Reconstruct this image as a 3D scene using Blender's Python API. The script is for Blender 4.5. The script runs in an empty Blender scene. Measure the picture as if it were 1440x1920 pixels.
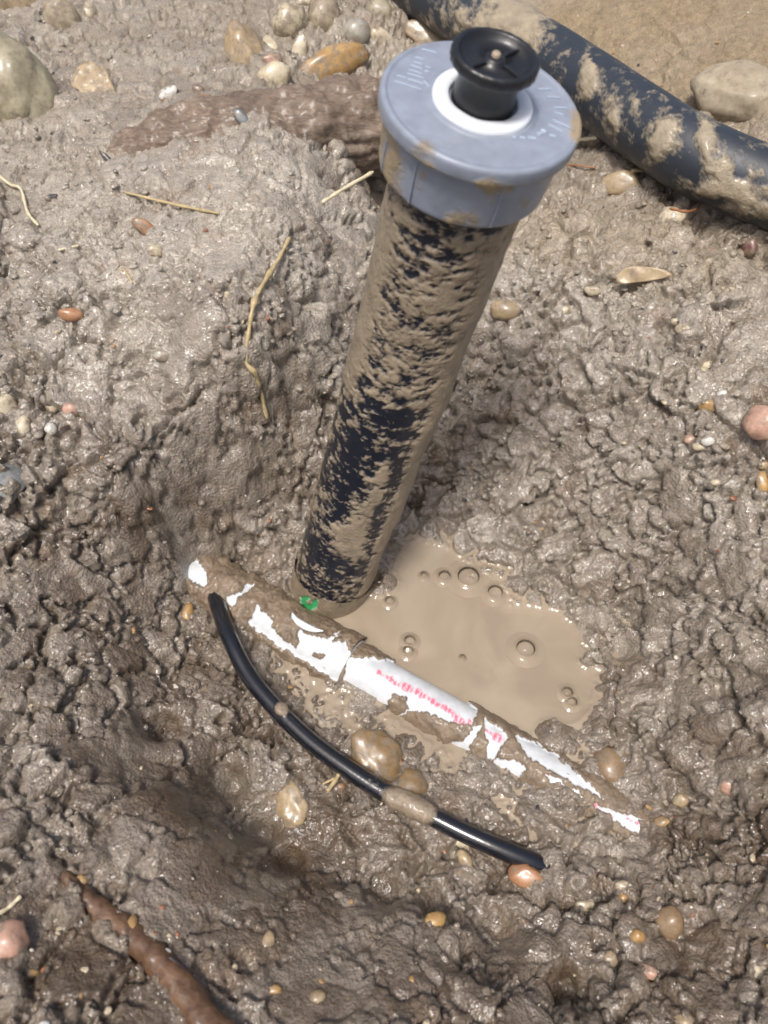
import bpy, bmesh, math, random
import numpy as np
from mathutils import Vector, Matrix

# ------------------------------------------------------------------ camera, sky, sun, exposure
S = bpy.context.scene
C = S.collection
PITCH = math.radians(53.0)
CAM = np.array([0.0, 0.0, 0.92])
cam_d = bpy.data.cameras.new('camera')
cam = bpy.data.objects.new('camera', cam_d)
C.objects.link(cam)
cam.location = CAM
cam.rotation_euler = (math.pi/2 - PITCH, 0, 0)
cam_d.sensor_width = 36.0
cam_d.lens = 26.0
cam_d.clip_start = 0.02
cam_d.clip_end = 200
cam_d.dof.use_dof = True
cam_d.dof.focus_distance = 0.93
cam_d.dof.aperture_fstop = 5.6
S.camera = cam

world = bpy.data.worlds.new('World')
S.world = world
world.use_nodes = True
wn = world.node_tree
bg = wn.nodes['Background']
sky = wn.nodes.new('ShaderNodeTexSky')
sky.sky_type = 'NISHITA'
sky.sun_disc = False
SUN_EL, SUN_AZ = math.radians(68), math.radians(205)      # azimuth clockwise from +Y
sky.sun_elevation = SUN_EL
sky.sun_rotation = SUN_AZ
sky.air_density = 1.0
sky.dust_density = 6.0
sky.ozone_density = 0.6
wn.links.new(sky.outputs[0], bg.inputs[0])
bg.inputs[1].default_value = 0.075

sun_d = bpy.data.lights.new('sun', 'SUN')
sun = bpy.data.objects.new('sun', sun_d)
C.objects.link(sun)
sun_d.energy = 1.5
sun_d.angle = math.radians(13)
sun_d.color = (1.0, 0.985, 0.965)
sdir = Vector((math.sin(SUN_AZ)*math.cos(SUN_EL), math.cos(SUN_AZ)*math.cos(SUN_EL), math.sin(SUN_EL)))
sun.rotation_euler = (-sdir).to_track_quat('-Z', 'Y').to_euler()
sun.location = (0, 0, 5)

S.view_settings.view_transform = 'Standard'
S.view_settings.look = 'None'
S.view_settings.gamma = 1.0
S.view_settings.use_curve_mapping = False
S.view_settings.exposure = 0.88
S.render.engine = 'CYCLES'
S.cycles.pixel_filter_type = 'GAUSSIAN'
S.cycles.filter_width = 1.9
S.cycles.max_bounces = 4
S.cycles.use_adaptive_sampling = True
S.cycles.adaptive_threshold = 0.02

# ------------------------------------------------------------------ maths helpers
FPX = 26.0/36.0*1920
FWD = np.array([0, math.cos(PITCH), -math.sin(PITCH)])
UPV = np.array([0, math.sin(PITCH), math.cos(PITCH)])
RGT = np.array([1.0, 0, 0])

def ray(px, py):
    return FWD + (px-720)/FPX*RGT - (py-960)/FPX*UPV
def P(px, py, t):
    return CAM + ray(px, py)*t
def PZ(px, py, z):
    r = ray(px, py)
    return CAM + r*((z-CAM[2])/r[2])
def proj(p):
    q = np.asarray(p) - CAM
    d = q@FWD
    return 720 + (q@RGT)/d*FPX, 960 - (q@UPV)/d*FPX, d

def sstep(a, b, x):
    t = np.clip((x-a)/(b-a), 0, 1)
    return t*t*(3-2*t)

def _h(ix, iy, iz, seed):
    h = (ix.astype(np.uint32)*np.uint32(374761393)) ^ (iy.astype(np.uint32)*np.uint32(668265263)) ^ (iz.astype(np.uint32)*np.uint32(2147483647)) ^ np.uint32((seed*1274126177) & 0xffffffff)
    h = (h ^ (h >> np.uint32(13)))*np.uint32(1274126177)
    h = (h ^ (h >> np.uint32(15)))*np.uint32(2246822519)
    return h ^ (h >> np.uint32(16))

def perlin(p, f, seed=0):
    q = (p*f).astype(np.float32)
    i = np.floor(q).astype(np.int32)
    u = q - i
    w = u*u*u*(u*(u*6-15)+10)
    out = 0
    for dx in (0, 1):
        wx = w[:, 0] if dx else 1-w[:, 0]
        for dy in (0, 1):
            wy = w[:, 1] if dy else 1-w[:, 1]
            for dz in (0, 1):
                wz = w[:, 2] if dz else 1-w[:, 2]
                h = _h(i[:, 0]+dx, i[:, 1]+dy, i[:, 2]+dz, seed)
                gx = (h & np.uint32(1023)).astype(np.float32)/511.5-1
                gy = ((h >> np.uint32(10)) & np.uint32(1023)).astype(np.float32)/511.5-1
                gz = ((h >> np.uint32(20)) & np.uint32(1023)).astype(np.float32)/511.5-1
                out = out + wx*wy*wz*(gx*(u[:, 0]-dx)+gy*(u[:, 1]-dy)+gz*(u[:, 2]-dz))
    return out*1.2

def fbm(p, f, octv=4, seed=0, gain=0.5):
    a, s, out = 1.0, 0.0, 0
    for k in range(octv):
        out = out + a*perlin(p, f*2.03**k, seed+k*17)
        s += a
        a *= gain
    return out/s

def worley(p, f, seed=0):
    q = (p*f).astype(np.float32)
    i = np.floor(q).astype(np.int32)
    u = q - i
    f1 = np.full(len(p), 9, np.float32)
    f2 = np.full(len(p), 9, np.float32)
    idv = np.zeros(len(p), np.float32)
    for dx in (-1, 0, 1):
        for dy in (-1, 0, 1):
            for dz in (-1, 0, 1):
                h = _h(i[:, 0]+dx, i[:, 1]+dy, i[:, 2]+dz, seed)
                ax = (h & np.uint32(1023)).astype(np.float32)/1023+dx-u[:, 0]
                ay = ((h >> np.uint32(10)) & np.uint32(1023)).astype(np.float32)/1023+dy-u[:, 1]
                az = ((h >> np.uint32(20)) & np.uint32(1023)).astype(np.float32)/1023+dz-u[:, 2]
                d = ax*ax+ay*ay+az*az
                c = d < f1
                f2 = np.where(c, f1, np.minimum(f2, d))
                idv = np.where(c, (h >> np.uint32(5) & np.uint32(4095)).astype(np.float32)/4095, idv)
                f1 = np.where(c, d, f1)
    return np.sqrt(f1), np.sqrt(f2), idv

def facets(p, f, seed):
    """broken clods: every cell is a tilted flat chip with its own height"""
    q = (p*f).astype(np.float32)
    i = np.floor(q).astype(np.int32)
    u = q - i
    f1 = np.full(len(p), 9, np.float32); f2 = f1.copy(); hh = np.zeros(len(p), np.float32); idv = hh.copy()
    for dx in (-1, 0, 1):
        for dy in (-1, 0, 1):
            for dz in (-1, 0, 1):
                h = _h(i[:, 0]+dx, i[:, 1]+dy, i[:, 2]+dz, seed)
                ax = (h & np.uint32(1023)).astype(np.float32)/1023+dx-u[:, 0]
                ay = ((h >> np.uint32(10)) & np.uint32(1023)).astype(np.float32)/1023+dy-u[:, 1]
                az = ((h >> np.uint32(20)) & np.uint32(1023)).astype(np.float32)/1023+dz-u[:, 2]
                d = ax*ax+ay*ay+az*az
                c = d < f1
                f2 = np.where(c, f1, np.minimum(f2, d))
                h2 = h*np.uint32(2654435761)
                t1 = (h2 & np.uint32(1023)).astype(np.float32)/511.5-1
                t2 = ((h2 >> np.uint32(10)) & np.uint32(1023)).astype(np.float32)/511.5-1
                t3 = ((h2 >> np.uint32(20)) & np.uint32(1023)).astype(np.float32)/1023
                hh = np.where(c, t3*.9+(t1*ax+t2*ay)*.9, hh)
                idv = np.where(c, t3, idv)
                f1 = np.where(c, d, f1)
    return hh, np.sqrt(f2)-np.sqrt(f1), idv

def inpoly(x, y, poly):
    r = np.zeros(len(x), bool)
    n = len(poly)
    for k in range(n):
        x0, y0 = poly[k]
        x1, y1 = poly[(k+1) % n]
        c = ((y0 > y) != (y1 > y)) & (x < (x1-x0)*(y-y0)/((y1-y0) if y1 != y0 else 1e-9)+x0)
        r ^= c
    return r

# ------------------------------------------------------------------ object helpers
def tag(o, label=None, cat=None, group=None, kind=None):
    if label: o['label'] = label
    if cat: o['category'] = cat
    if group: o['group'] = group
    if kind: o['kind'] = kind
    return o

def mesh_obj(name, co, faces, mat, parent=None, smooth=True, attrs=None):
    co = np.asarray(co, np.float32)
    me = bpy.data.meshes.new(name)
    if isinstance(faces, np.ndarray):
        nf, k = faces.shape
        me.vertices.add(len(co))
        me.vertices.foreach_set('co', co.ravel())
        me.loops.add(nf*k)
        me.loops.foreach_set('vertex_index', faces.astype(np.int32).ravel())
        me.polygons.add(nf)
        me.polygons.foreach_set('loop_start', np.arange(0, nf*k, k, dtype=np.int32))
        me.polygons.foreach_set('loop_total', np.full(nf, k, np.int32))
        me.update(calc_edges=True)
    else:
        me.from_pydata([tuple(map(float, c)) for c in co], [], faces)
    if smooth:
        me.polygons.foreach_set('use_smooth', np.ones(len(me.polygons), bool))
    for nm, arr in (attrs or {}).items():
        arr = np.asarray(arr, np.float32)
        if arr.ndim == 2:
            a = me.attributes.new(nm, 'FLOAT_COLOR', 'POINT')
            a.data.foreach_set('color', np.concatenate([arr, np.ones((len(arr), 1), np.float32)], 1).ravel())
        else:
            a = me.attributes.new(nm, 'FLOAT', 'POINT')
            a.data.foreach_set('value', arr.ravel())
    me.materials.append(mat)
    o = bpy.data.objects.new(name, me)
    C.objects.link(o)
    if parent is not None:
        o.parent = parent
    return o

def empty(name, loc):
    o = bpy.data.objects.new(name, None)
    o.empty_display_size = 0.02
    o.location = loc
    C.objects.link(o)
    return o

def adopt(child, parent):
    child.parent = parent
    child.matrix_parent_inverse = Matrix.Translation(-Vector(parent.location))
    return child

def catmull(pts, n):
    pts = np.asarray(pts, float)
    e = np.vstack([2*pts[0]-pts[1], pts, 2*pts[-1]-pts[-2]])
    out = []
    m = len(pts)-1
    for k in range(m):
        p0, p1, p2, p3 = e[k:k+4]
        cnt = max(2, n//m)
        for t in np.linspace(0, 1, cnt, endpoint=(k == m-1)):
            out.append(.5*((2*p1)+(-p0+p2)*t+(2*p0-5*p1+4*p2-p3)*t*t+(-p0+3*p1-3*p2+p3)*t**3))
    return np.array(out)

def frames(cl):
    T = np.gradient(cl, axis=0)
    T /= np.linalg.norm(T, axis=1)[:, None]
    ref = np.array([0, -1.0, 0.3])
    U = np.zeros_like(cl)
    u = ref - T[0]*(ref@T[0])
    for k in range(len(cl)):
        u = u - T[k]*(u@T[k])
        u /= np.linalg.norm(u)
        U[k] = u
    return T, U, np.cross(T, U)

def tube_pts(cl, r, seg):
    """ring vertices along a centre line; returns positions, outward normals, s, theta"""
    cl = np.asarray(cl, float)
    T, U, V = frames(cl)
    th = np.linspace(0, 2*math.pi, seg, endpoint=False)
    r = np.broadcast_to(np.asarray(r, float), (len(cl),))
    N = U[:, None, :]*np.cos(th)[None, :, None]+V[:, None, :]*np.sin(th)[None, :, None]
    pos = cl[:, None, :]+N*r[:, None, None]
    s = np.concatenate([[0], np.cumsum(np.linalg.norm(np.diff(cl, axis=0), axis=1))])
    return pos.reshape(-1, 3), N.reshape(-1, 3), np.repeat(s, seg), np.tile(th, len(cl))

def tube_faces(n, seg, caps=True):
    i = np.arange(n-1)[:, None]*seg
    j = np.arange(seg)[None, :]
    k = (j+1) % seg
    q = np.stack([i+j, i+k, i+seg+k, i+seg+j], -1).reshape(-1, 4)
    return q

def lathe(profile, origin, axis, seg, U=None):
    """profile: list of (r, h) along axis from origin"""
    axis = np.asarray(axis, float)/np.linalg.norm(axis)
    if U is None:
        U = np.cross(axis, [0, 1, 0.2])
    U = U-axis*(U@axis)
    U /= np.linalg.norm(U)
    V = np.cross(axis, U)
    th = np.linspace(0, 2*math.pi, seg, endpoint=False)
    N = np.cos(th)[:, None]*U+np.sin(th)[:, None]*V
    co = np.concatenate([origin+axis*h+N*r for r, h in profile])
    return co, tube_faces(len(profile), seg)

# ------------------------------------------------------------------ materials
def M(name):
    m = bpy.data.materials.new(name)
    m.use_nodes = True
    n = m.node_tree.nodes
    return m, n, m.node_tree.links, n['Principled BSDF']

def noise_node(n, l, scale, detail=4, rough=.55, coord=None):
    t = n.new('ShaderNodeTexNoise')
    t.inputs['Scale'].default_value = scale
    t.inputs['Detail'].default_value = detail
    t.inputs['Roughness'].default_value = rough
    if coord is None:
        c = n.new('ShaderNodeTexCoord')
        coord = c.outputs['Object']
    l.new(coord, t.inputs['Vector'])
    return t

def ramp(n, l, src, stops):
    r = n.new('ShaderNodeValToRGB')
    while len(r.color_ramp.elements) < len(stops):
        r.color_ramp.elements.new(.5)
    for e, (p, c) in zip(r.color_ramp.elements, stops):
        e.position = p
        e.color = c if len(c) == 4 else (*c, 1)
    l.new(src, r.inputs[0])
    return r

def maprange(n, l, src, a, b, c, d):
    r = n.new('ShaderNodeMapRange')
    for k, v in zip((1, 2, 3, 4), (a, b, c, d)):
        r.inputs[k].default_value = v
    l.new(src, r.inputs[0])
    return r.outputs[0]

def bump(n, l, src, strength, dist, normal=None):
    b = n.new('ShaderNodeBump')
    b.inputs['Strength'].default_value = strength
    b.inputs['Distance'].default_value = dist
    l.new(src, b.inputs['Height'])
    if normal is not None:
        l.new(normal, b.inputs['Normal'])
    return b.outputs[0]

def mixc(n, l, fac, a, b, mode='MIX'):
    m = n.new('ShaderNodeMix')
    m.data_type = 'RGBA'
    m.blend_type = mode
    if isinstance(fac, (int, float)):
        m.inputs[0].default_value = fac
    else:
        l.new(fac, m.inputs[0])
    for idx, v in ((6, a), (7, b)):
        if isinstance(v, tuple):
            m.inputs[idx].default_value = (*v, 1) if len(v) == 3 else v
        else:
            l.new(v, m.inputs[idx])
    return m.outputs[2]

def mat_clay(name='wet_clay'):
    m, n, l, b = M(name)
    at = n.new('ShaderNodeAttribute'); at.attribute_name = 'tint'
    wt = n.new('ShaderNodeAttribute'); wt.attribute_name = 'wet'
    co = n.new('ShaderNodeTexCoord').outputs['Object']
    n1 = noise_node(n, l, 70, 6, .65, co)
    n2 = noise_node(n, l, 420, 4, .6, co)
    n3 = noise_node(n, l, 30, 6, .68, co)
    n5 = noise_node(n, l, 1100, 2, .6, co)
    v1 = ramp(n, l, n1.outputs[0], [(.3, (.72, .70, .68)), (.72, (1.22, 1.2, 1.18))])
    c = mixc(n, l, 1.0, at.outputs['Color'], v1.outputs[0], 'MULTIPLY')
    v2 = ramp(n, l, n2.outputs[0], [(.30, (.66, .63, .60)), (.7, (1.28, 1.27, 1.26))])
    c = mixc(n, l, .9, c, v2.outputs[0], 'MULTIPLY')
    l.new(c, b.inputs['Base Color'])
    # roughness: film of water in patches
    a = n.new('ShaderNodeMath'); a.operation = 'MULTIPLY_ADD'
    l.new(n3.outputs[0], a.inputs[0]); a.inputs[1].default_value = 1.1; l.new(wt.outputs['Fac'], a.inputs[2])
    film = maprange(n, l, a.outputs[0], .62, 1.08, 0.0, 1.0)
    l.new(maprange(n, l, film, 0, 1, .62, .34), b.inputs['Roughness'])
    l.new(maprange(n, l, film, 0, 1, .04, .90), b.inputs['Coat Weight'])
    b.inputs['Coat Roughness'].default_value = .07
    b.inputs['Coat IOR'].default_value = 1.5
    b.inputs['IOR'].default_value = 1.42
    nb = bump(n, l, n2.outputs[0], .9, .0022)
    nb = bump(n, l, n5.outputs[0], .5, .0009, nb)
    nb2 = bump(n, l, n1.outputs[0], .5, .004, nb)
    l.new(nb2, b.inputs['Normal'])
    n4 = noise_node(n, l, 150, 3, .55, co)
    vo = n.new('ShaderNodeTexVoronoi'); vo.feature = 'F1'; vo.inputs['Scale'].default_value = 230
    dv = n.new('ShaderNodeVectorMath'); dv.operation = 'MULTIPLY_ADD'
    l.new(n4.outputs['Color'], dv.inputs[0]); dv.inputs[1].default_value = (.006, .006, .006); l.new(co, dv.inputs[2])
    l.new(dv.outputs[0], vo.inputs['Vector'])
    inv = maprange(n, l, vo.outputs['Distance'], 0, .8, 1, 0)
    nb2 = bump(n, l, inv, .55, .0022, nb2)
    l.new(nb2, b.inputs['Normal'])
    cb = bump(n, l, n4.outputs[0], .6, .0026)
    l.new(bump(n, l, inv, .5, .0018, cb), b.inputs['Coat Normal'])
    return m

def mat_mudmix(name, base, base_rough, mudcol=(.27, .215, .15), extra=None, spec=.5, edge=.10, varc=.25, coat=0.0):
    """plastic that carries smeared mud where the 'mud' attribute says so; optional print colour attribute"""
    m, n, l, b = M(name)
    co = n.new('ShaderNodeTexCoord').outputs['Object']
    at = n.new('ShaderNodeAttribute'); at.attribute_name = 'mud'
    nf = noise_node(n, l, 260, 5, .6, co)
    nl = noise_node(n, l, 60, 4, .6, co)
    a = n.new('ShaderNodeMath'); a.operation = 'MULTIPLY_ADD'
    l.new(nf.outputs[0], a.inputs[0]); a.inputs[1].default_value = .35; l.new(at.outputs['Fac'], a.inputs[2])
    k = maprange(n, l, a.outputs[0], .675-edge, .675+edge, 0, 1)
    base_in = base
    if extra:
        ex = n.new('ShaderNodeAttribute'); ex.attribute_name = extra
        base_in = ex.outputs['Color']
    mv = ramp(n, l, nl.outputs[0], [(.3, tuple(c*(1-varc) for c in mudcol)), (.7, tuple(min(1, c*(1+varc)) for c in mudcol))])
    bv = ramp(n, l, nl.outputs[0], [(.3, (.86, .86, .86)), (.7, (1.1, 1.1, 1.1))])
    bc = mixc(n, l, 1.0, base_in, bv.outputs[0], 'MULTIPLY')
    l.new(mixc(n, l, k, bc, mv.outputs[0]), b.inputs['Base Color'])
    l.new(maprange(n, l, k, 0, 1, base_rough, .48), b.inputs['Roughness'])
    b.inputs['Specular IOR Level'].default_value = spec
    l.new(maprange(n, l, k, 0, 1, coat, .25), b.inputs['Coat Weight'])
    b.inputs['Coat Roughness'].default_value = .15
    nb = bump(n, l, k, .6, .0012)
    nb = bump(n, l, nf.outputs[0], .25, .0024, nb)
    nb_ = nb.node; l.new(maprange(n, l, k, 0, 1, .08, .85), nb_.inputs['Strength'])
    l.new(nb, b.inputs['Normal'])
    return m

def mat_stone(name, c1, c2, rough=.3, scale=30, coat=.5):
    m, n, l, b = M(name)
    oi = n.new('ShaderNodeObjectInfo')
    co = n.new('ShaderNodeTexCoord').outputs['Object']
    ad = n.new('ShaderNodeVectorMath'); ad.operation = 'ADD'
    sc = n.new('ShaderNodeVectorMath'); sc.operation = 'SCALE'
    l.new(oi.outputs['Location'], sc.inputs[0]); sc.inputs['Scale'].default_value = 7.3
    l.new(co, ad.inputs[0]); l.new(sc.outputs[0], ad.inputs[1])
    n1 = noise_node(n, l, scale, 6, .62, ad.outputs[0])
    n2 = noise_node(n, l, scale*9, 4, .6, ad.outputs[0])
    r = ramp(n, l, n1.outputs[0], [(.32, c1), (.68, c2)])
    v = ramp(n, l, n2.outputs[0], [(.3, (.82, .82, .82)), (.7, (1.12, 1.12, 1.12))])
    sc_ = mixc(n, l, 1.0, r.outputs[0], v.outputs[0], 'MULTIPLY')
    n3 = noise_node(n, l, 75, 6, .7, ad.outputs[0])
    rb = n.new('ShaderNodeMath'); rb.operation = 'MULTIPLY_ADD'
    l.new(oi.outputs['Random'], rb.inputs[0]); rb.inputs[1].default_value = .12; l.new(n3.outputs[0], rb.inputs[2])
    mk = maprange(n, l, rb.outputs[0], .55, .66, 0, .9)
    mc = ramp(n, l, n2.outputs[0], [(.3, (.17, .130, .088)), (.7, (.27, .215, .15))])
    l.new(mixc(n, l, mk, sc_, mc.outputs[0]), b.inputs['Base Color'])
    b.inputs['Roughness'].default_value = rough+.08
    b.inputs['Coat Weight'].default_value = coat*.7
    b.inputs['Coat Roughness'].default_value = .16
    nb = bump(n, l, n2.outputs[0], .25, .0012)
    l.new(nb, b.inputs['Normal'])
    return m

def mat_plain(name, c, rough=.4, var=.15, scale=80, coat=0.0, bumpd=.0005):
    m, n, l, b = M(name)
    co = n.new('ShaderNodeTexCoord').outputs['Object']
    n1 = noise_node(n, l, scale, 5, .6, co)
    r = ramp(n, l, n1.outputs[0], [(.3, tuple(x*(1-var) for x in c)), (.7, tuple(min(1, x*(1+var)) for x in c))])
    l.new(r.outputs[0], b.inputs['Base Color'])
    b.inputs['Roughness'].default_value = rough
    b.inputs['Coat Weight'].default_value = coat
    l.new(bump(n, l, n1.outputs[0], .3, bumpd), b.inputs['Normal'])
    return m

def mat_wood(name, dark, light, stretch, coat=.3):
    m, n, l, b = M(name)
    co = n.new('ShaderNodeTexCoord').outputs['Object']
    mp = n.new('ShaderNodeMapping')
    mp.inputs['Scale'].default_value = stretch
    l.new(co, mp.inputs['Vector'])
    n1 = noise_node(n, l, 40, 7, .65, mp.outputs[0])
    n2 = noise_node(n, l, 12, 4, .6, co)
    r = ramp(n, l, n1.outputs[0], [(.28, dark), (.72, light)])
    n3 = noise_node(n, l, 34, 6, .68, co)
    mk = maprange(n, l, n3.outputs[0], .55, .66, 0, .9)
    v = ramp(n, l, n2.outputs[0], [(.3, (.7, .68, .66)), (.7, (1.2, 1.2, 1.2))])
    wc = mixc(n, l, 1.0, r.outputs[0], v.outputs[0], 'MULTIPLY')
    l.new(mixc(n, l, mk, wc, (.25, .20, .145)), b.inputs['Base Color'])
    b.inputs['Roughness'].default_value = .55
    b.inputs['Coat Weight'].default_value = coat
    b.inputs['Coat Roughness'].default_value = .25
    l.new(bump(n, l, n1.outputs[0], .7, .003), b.inputs['Normal'])
    return m

CLAY = mat_clay()

# ------------------------------------------------------------------ the ground: control points px, py, z, crumb, tone, wet, sand
# tone 0 dark brown .. 1 pale grey clay, lowered on the near bank to paint shade ; sand 1 = yellow-brown sandy subsoil
CP = [
 (-150,-80,.40,.5,.75,.2,.0),(150,20,.385,.6,.70,.3,.1),(420,10,.39,.5,.70,.3,.2),(680,30,.375,.5,.7,.4,.2),
 (900,-30,.39,.5,.75,.2,.5),(1080,60,.385,.15,.9,.0,1.),(1250,20,.43,.3,.95,.0,1.),(1480,20,.455,.3,.95,.0,1.),
 (1380,110,.43,.2,.9,.0,1.),(1230,180,.372,.3,.8,.1,.8),(1500,300,.40,.4,.8,.1,.6),
 (-60,150,.355,.5,.8,.3,.1),(150,150,.36,.5,.75,.3,.15),(330,150,.365,.4,.72,.3,.15),(560,200,.36,.3,.6,.3,.3),
 (-60,330,.335,.6,.75,.3,.1),(110,330,.34,.6,.9,.35,.1),(230,380,.345,.45,.95,.4,.0),(400,350,.36,.3,.95,.4,.0),
 (560,330,.355,.3,.95,.5,.0),(670,320,.30,.6,.6,.5,.0),(700,400,.22,.9,.55,.5,.0),
 (1120,300,.335,.6,.55,.4,.2),(1250,370,.33,.7,.5,.4,.2),(1420,430,.33,.9,.55,.3,.3),(1050,430,.30,.9,.9,.3,.6),
 (1200,470,.31,.9,.95,.3,.5),(1330,500,.33,.8,.95,.3,.5),(1500,560,.33,.8,.8,.4,.2),
 (-60,520,.31,.8,.75,.4,.0),(100,520,.32,.8,.85,.5,.0),(260,480,.335,.5,.98,.5,.0),(420,470,.34,.18,1.,.5,.0),
 (560,450,.335,.35,.95,.5,.0),(610,560,.26,.9,.7,.5,.0),
 (-60,700,.29,.9,.7,.5,.0),(120,680,.285,.9,.85,.6,.0),(280,640,.295,.5,.9,.6,.0),(390,640,.315,.3,.85,.5,.0),
 (500,650,.290,.8,.7,.5,.0),(580,690,.238,1.,.6,.5,.0),
 (-60,900,.25,.9,.45,.7,.1),(120,850,.235,.9,.45,.8,.0),(280,790,.235,.8,.50,.7,.0),(400,720,.27,.7,.55,.5,.0),
 (462,775,.238,.8,.5,.4,.0),(440,835,.195,.8,.5,.4,.0),(415,900,.148,.8,.45,.6,.0),(390,960,.105,.7,.4,.7,.0),(350,805,.232,.8,.5,.6,.0),(300,885,.195,.8,.45,.7,.0),(560,800,.165,.7,.5,.5,.0),(490,900,.122,.7,.48,.6,.0),(560,930,.088,.6,.5,.7,.0),
 (285,965,.160,.9,.40,.8,.0),(330,1020,.085,.8,.35,.8,.0),(450,1020,.035,.7,.4,.9,.0),(530,1080,.022,.6,.4,1.,.0),(500,990,.060,.7,.45,.9,.0),(590,985,.050,.7,.45,.9,.0),(560,1045,.028,.7,.4,1.,.0),(640,900,.085,.7,.5,.8,.0),
 (960,560,.24,1.,.8,.5,.0),(1100,600,.25,.8,.8,.5,.0),(1250,620,.28,.9,.8,.5,.0),(1400,680,.30,.7,.7,.5,.1),
 (900,700,.15,1.,.6,.5,.0),(1020,760,.17,1.,.7,.6,.0),(1180,780,.21,1.,.7,.6,.0),(1330,820,.24,.8,.6,.5,.0),(1500,850,.26,.7,.4,.4,.0),
 (820,850,.06,1.,.5,.7,.0),(900,870,.085,1.,.6,.7,.0),(1050,900,.10,1.,.6,.7,.0),(1200,930,.14,1.,.6,.7,.0),(1380,980,.19,1.,.6,.5,.0),
 (770,960,.02,.8,.5,.9,.0),(870,980,.025,.9,.6,.9,.0),(990,1020,.035,1.,.6,.9,.0),(1110,1060,.05,1.,.6,.8,.0),(1250,1100,.09,1.,.5,.7,.0),(1430,1150,.16,1.,.65,.5,.0),
 (800,1080,-.018,.2,.6,1.,.0),(900,1085,-.003,.6,.6,1.,.0),(930,1070,.008,.8,.6,1.,.0),(990,1115,.009,.9,.6,1.,.0),(1080,1120,.020,.9,.6,1.,.0),(1080,1190,-.004,.6,.6,1.,.0),(725,1110,.000,.5,.5,1.,.0),
 (760,1180,-.03,.1,.6,1.,.0),(900,1200,-.035,.1,.6,1.,.0),(1030,1210,-.03,.1,.6,1.,.0),(1120,1230,.02,.9,.45,.9,.0),(1240,1260,.06,1.,.4,.7,.0),(1400,1330,.13,.9,.45,.5,.0),
 (850,1270,-.03,.1,.5,1.,.0),(960,1310,-.025,.1,.5,1.,.0),(1060,1330,-.015,.2,.5,1.,.0),(1140,1350,.022,.8,.4,.9,.0),
 (670,1150,-.012,.3,.5,1.,.0),(600,1130,.0,.4,.5,1.,.0),
 (1040,1390,.008,.6,.5,1.,.0),(1160,1450,.018,.5,.45,.8,.0),(1270,1480,.045,.9,.35,.7,.0),(1430,1520,.10,.9,.35,.5,.0),
 (540,1170,.0,.5,.4,1.,.0),(700,1230,.0,.4,.45,1.,.0),
 (300,1100,.06,.8,.3,.9,.0),(372,1082,.010,.5,.35,.9,.0),(430,1110,.012,.5,.35,.9,.0),(420,1150,.022,.7,.35,1.,.0),(550,1260,.008,.6,.35,1.,.0),(650,1330,.006,.6,.38,1.,.0),(780,1410,.006,.6,.38,1.,.0),(920,1490,.010,.5,.38,1.,.0),(1080,1580,.015,.6,.35,.9,.0),(1200,1600,.018,.8,.35,.8,.0),(1262,1572,.034,.8,.35,.8,.0),(1330,1610,.055,.8,.35,.8,.0),
 (200,1000,.155,.9,.35,.9,.0),(60,1040,.18,.9,.35,.8,.0),(-80,1100,.2,.9,.4,.7,.0),
 (200,1180,.10,.8,.28,.9,.0),(60,1230,.15,.9,.45,.7,.0),(350,1250,.045,.8,.25,.9,.0),(430,1380,.03,.9,.25,.8,.0),(560,1450,.022,.8,.3,.9,.0),(700,1530,.02,.8,.3,.9,.0),(830,1590,.02,.8,.25,.9,.0),(960,1640,.018,.8,.2,.8,.0),
 (-80,1350,.19,.9,.55,.5,.0),(90,1370,.165,.9,.5,.5,.0),(240,1390,.12,.4,.3,.5,.0),(330,1420,.08,.5,.25,.5,.0),
 (420,1530,.034,.8,.22,.6,.0),(520,1610,.022,.8,.2,.6,.0),(650,1640,.018,.9,.2,.6,.0),(800,1680,.028,.9,.2,.7,.0),(930,1710,.03,.7,.2,.7,.0),(1060,1700,.03,.9,.3,.8,.0),
 (300,1480,.13,.08,.28,.5,.0),(430,1630,.105,.06,.28,.5,.0),(570,1720,.094,.06,.28,.5,.0),(710,1765,.084,.08,.28,.5,.0),(600,1800,.11,.1,.28,.5,.0),(380,1560,.112,.06,.28,.5,.0),(500,1680,.095,.12,.28,.5,.0),(640,1740,.085,.15,.28,.5,.0),(800,1770,.075,.3,.28,.6,.0),
 (200,1530,.155,.5,.35,.5,.0),(60,1560,.185,.8,.4,.4,.0),(-80,1600,.21,.9,.4,.4,.0),
 (1180,1680,.04,.9,.35,.8,.0),(1300,1640,.055,.9,.3,.7,.0),(1450,1700,.10,.6,.2,.5,.0),(1100,1780,.055,.9,.3,.8,.0),(1300,1790,.06,.7,.2,.6,.0),
 (60,1760,.20,.6,.22,.4,.0),(250,1720,.17,.5,.22,.4,.0),(450,1850,.15,.5,.28,.5,.0),(700,1880,.13,.5,.3,.6,.0),(950,1860,.09,.8,.3,.7,.0),(1080,1890,.07,.7,.25,.6,.0),(1250,1900,.09,.9,.25,.6,.0),(1440,1900,.11,.8,.25,.5,.0),
 (100,1930,.215,.6,.25,.4,.0),
]
CP = np.array(CP, float)
xyz = np.array([PZ(a, b, z) for a, b, z in CP[:, :3]])
att = CP[:, 3:]
far = []
for a in np.linspace(0, 2*math.pi, 16, endpoint=False):
    for R, z in ((2.6, .42), (5, .42), (12, .42)):
        far.append((R*math.sin(a), .6+R*math.cos(a), z, .5, .7, .2, .3))
for x in (-.6, -.3, 0, .3, .6):
    far.append((x, -.25, .26, .6, .3, .4, 0)); far.append((x*1.6, -.8, .40, .6, .4, .3, 0))
far = np.array(far)
ctrl = np.vstack([xyz, far[:, :3]])
att = np.vstack([att, far[:, 3:]])

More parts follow.
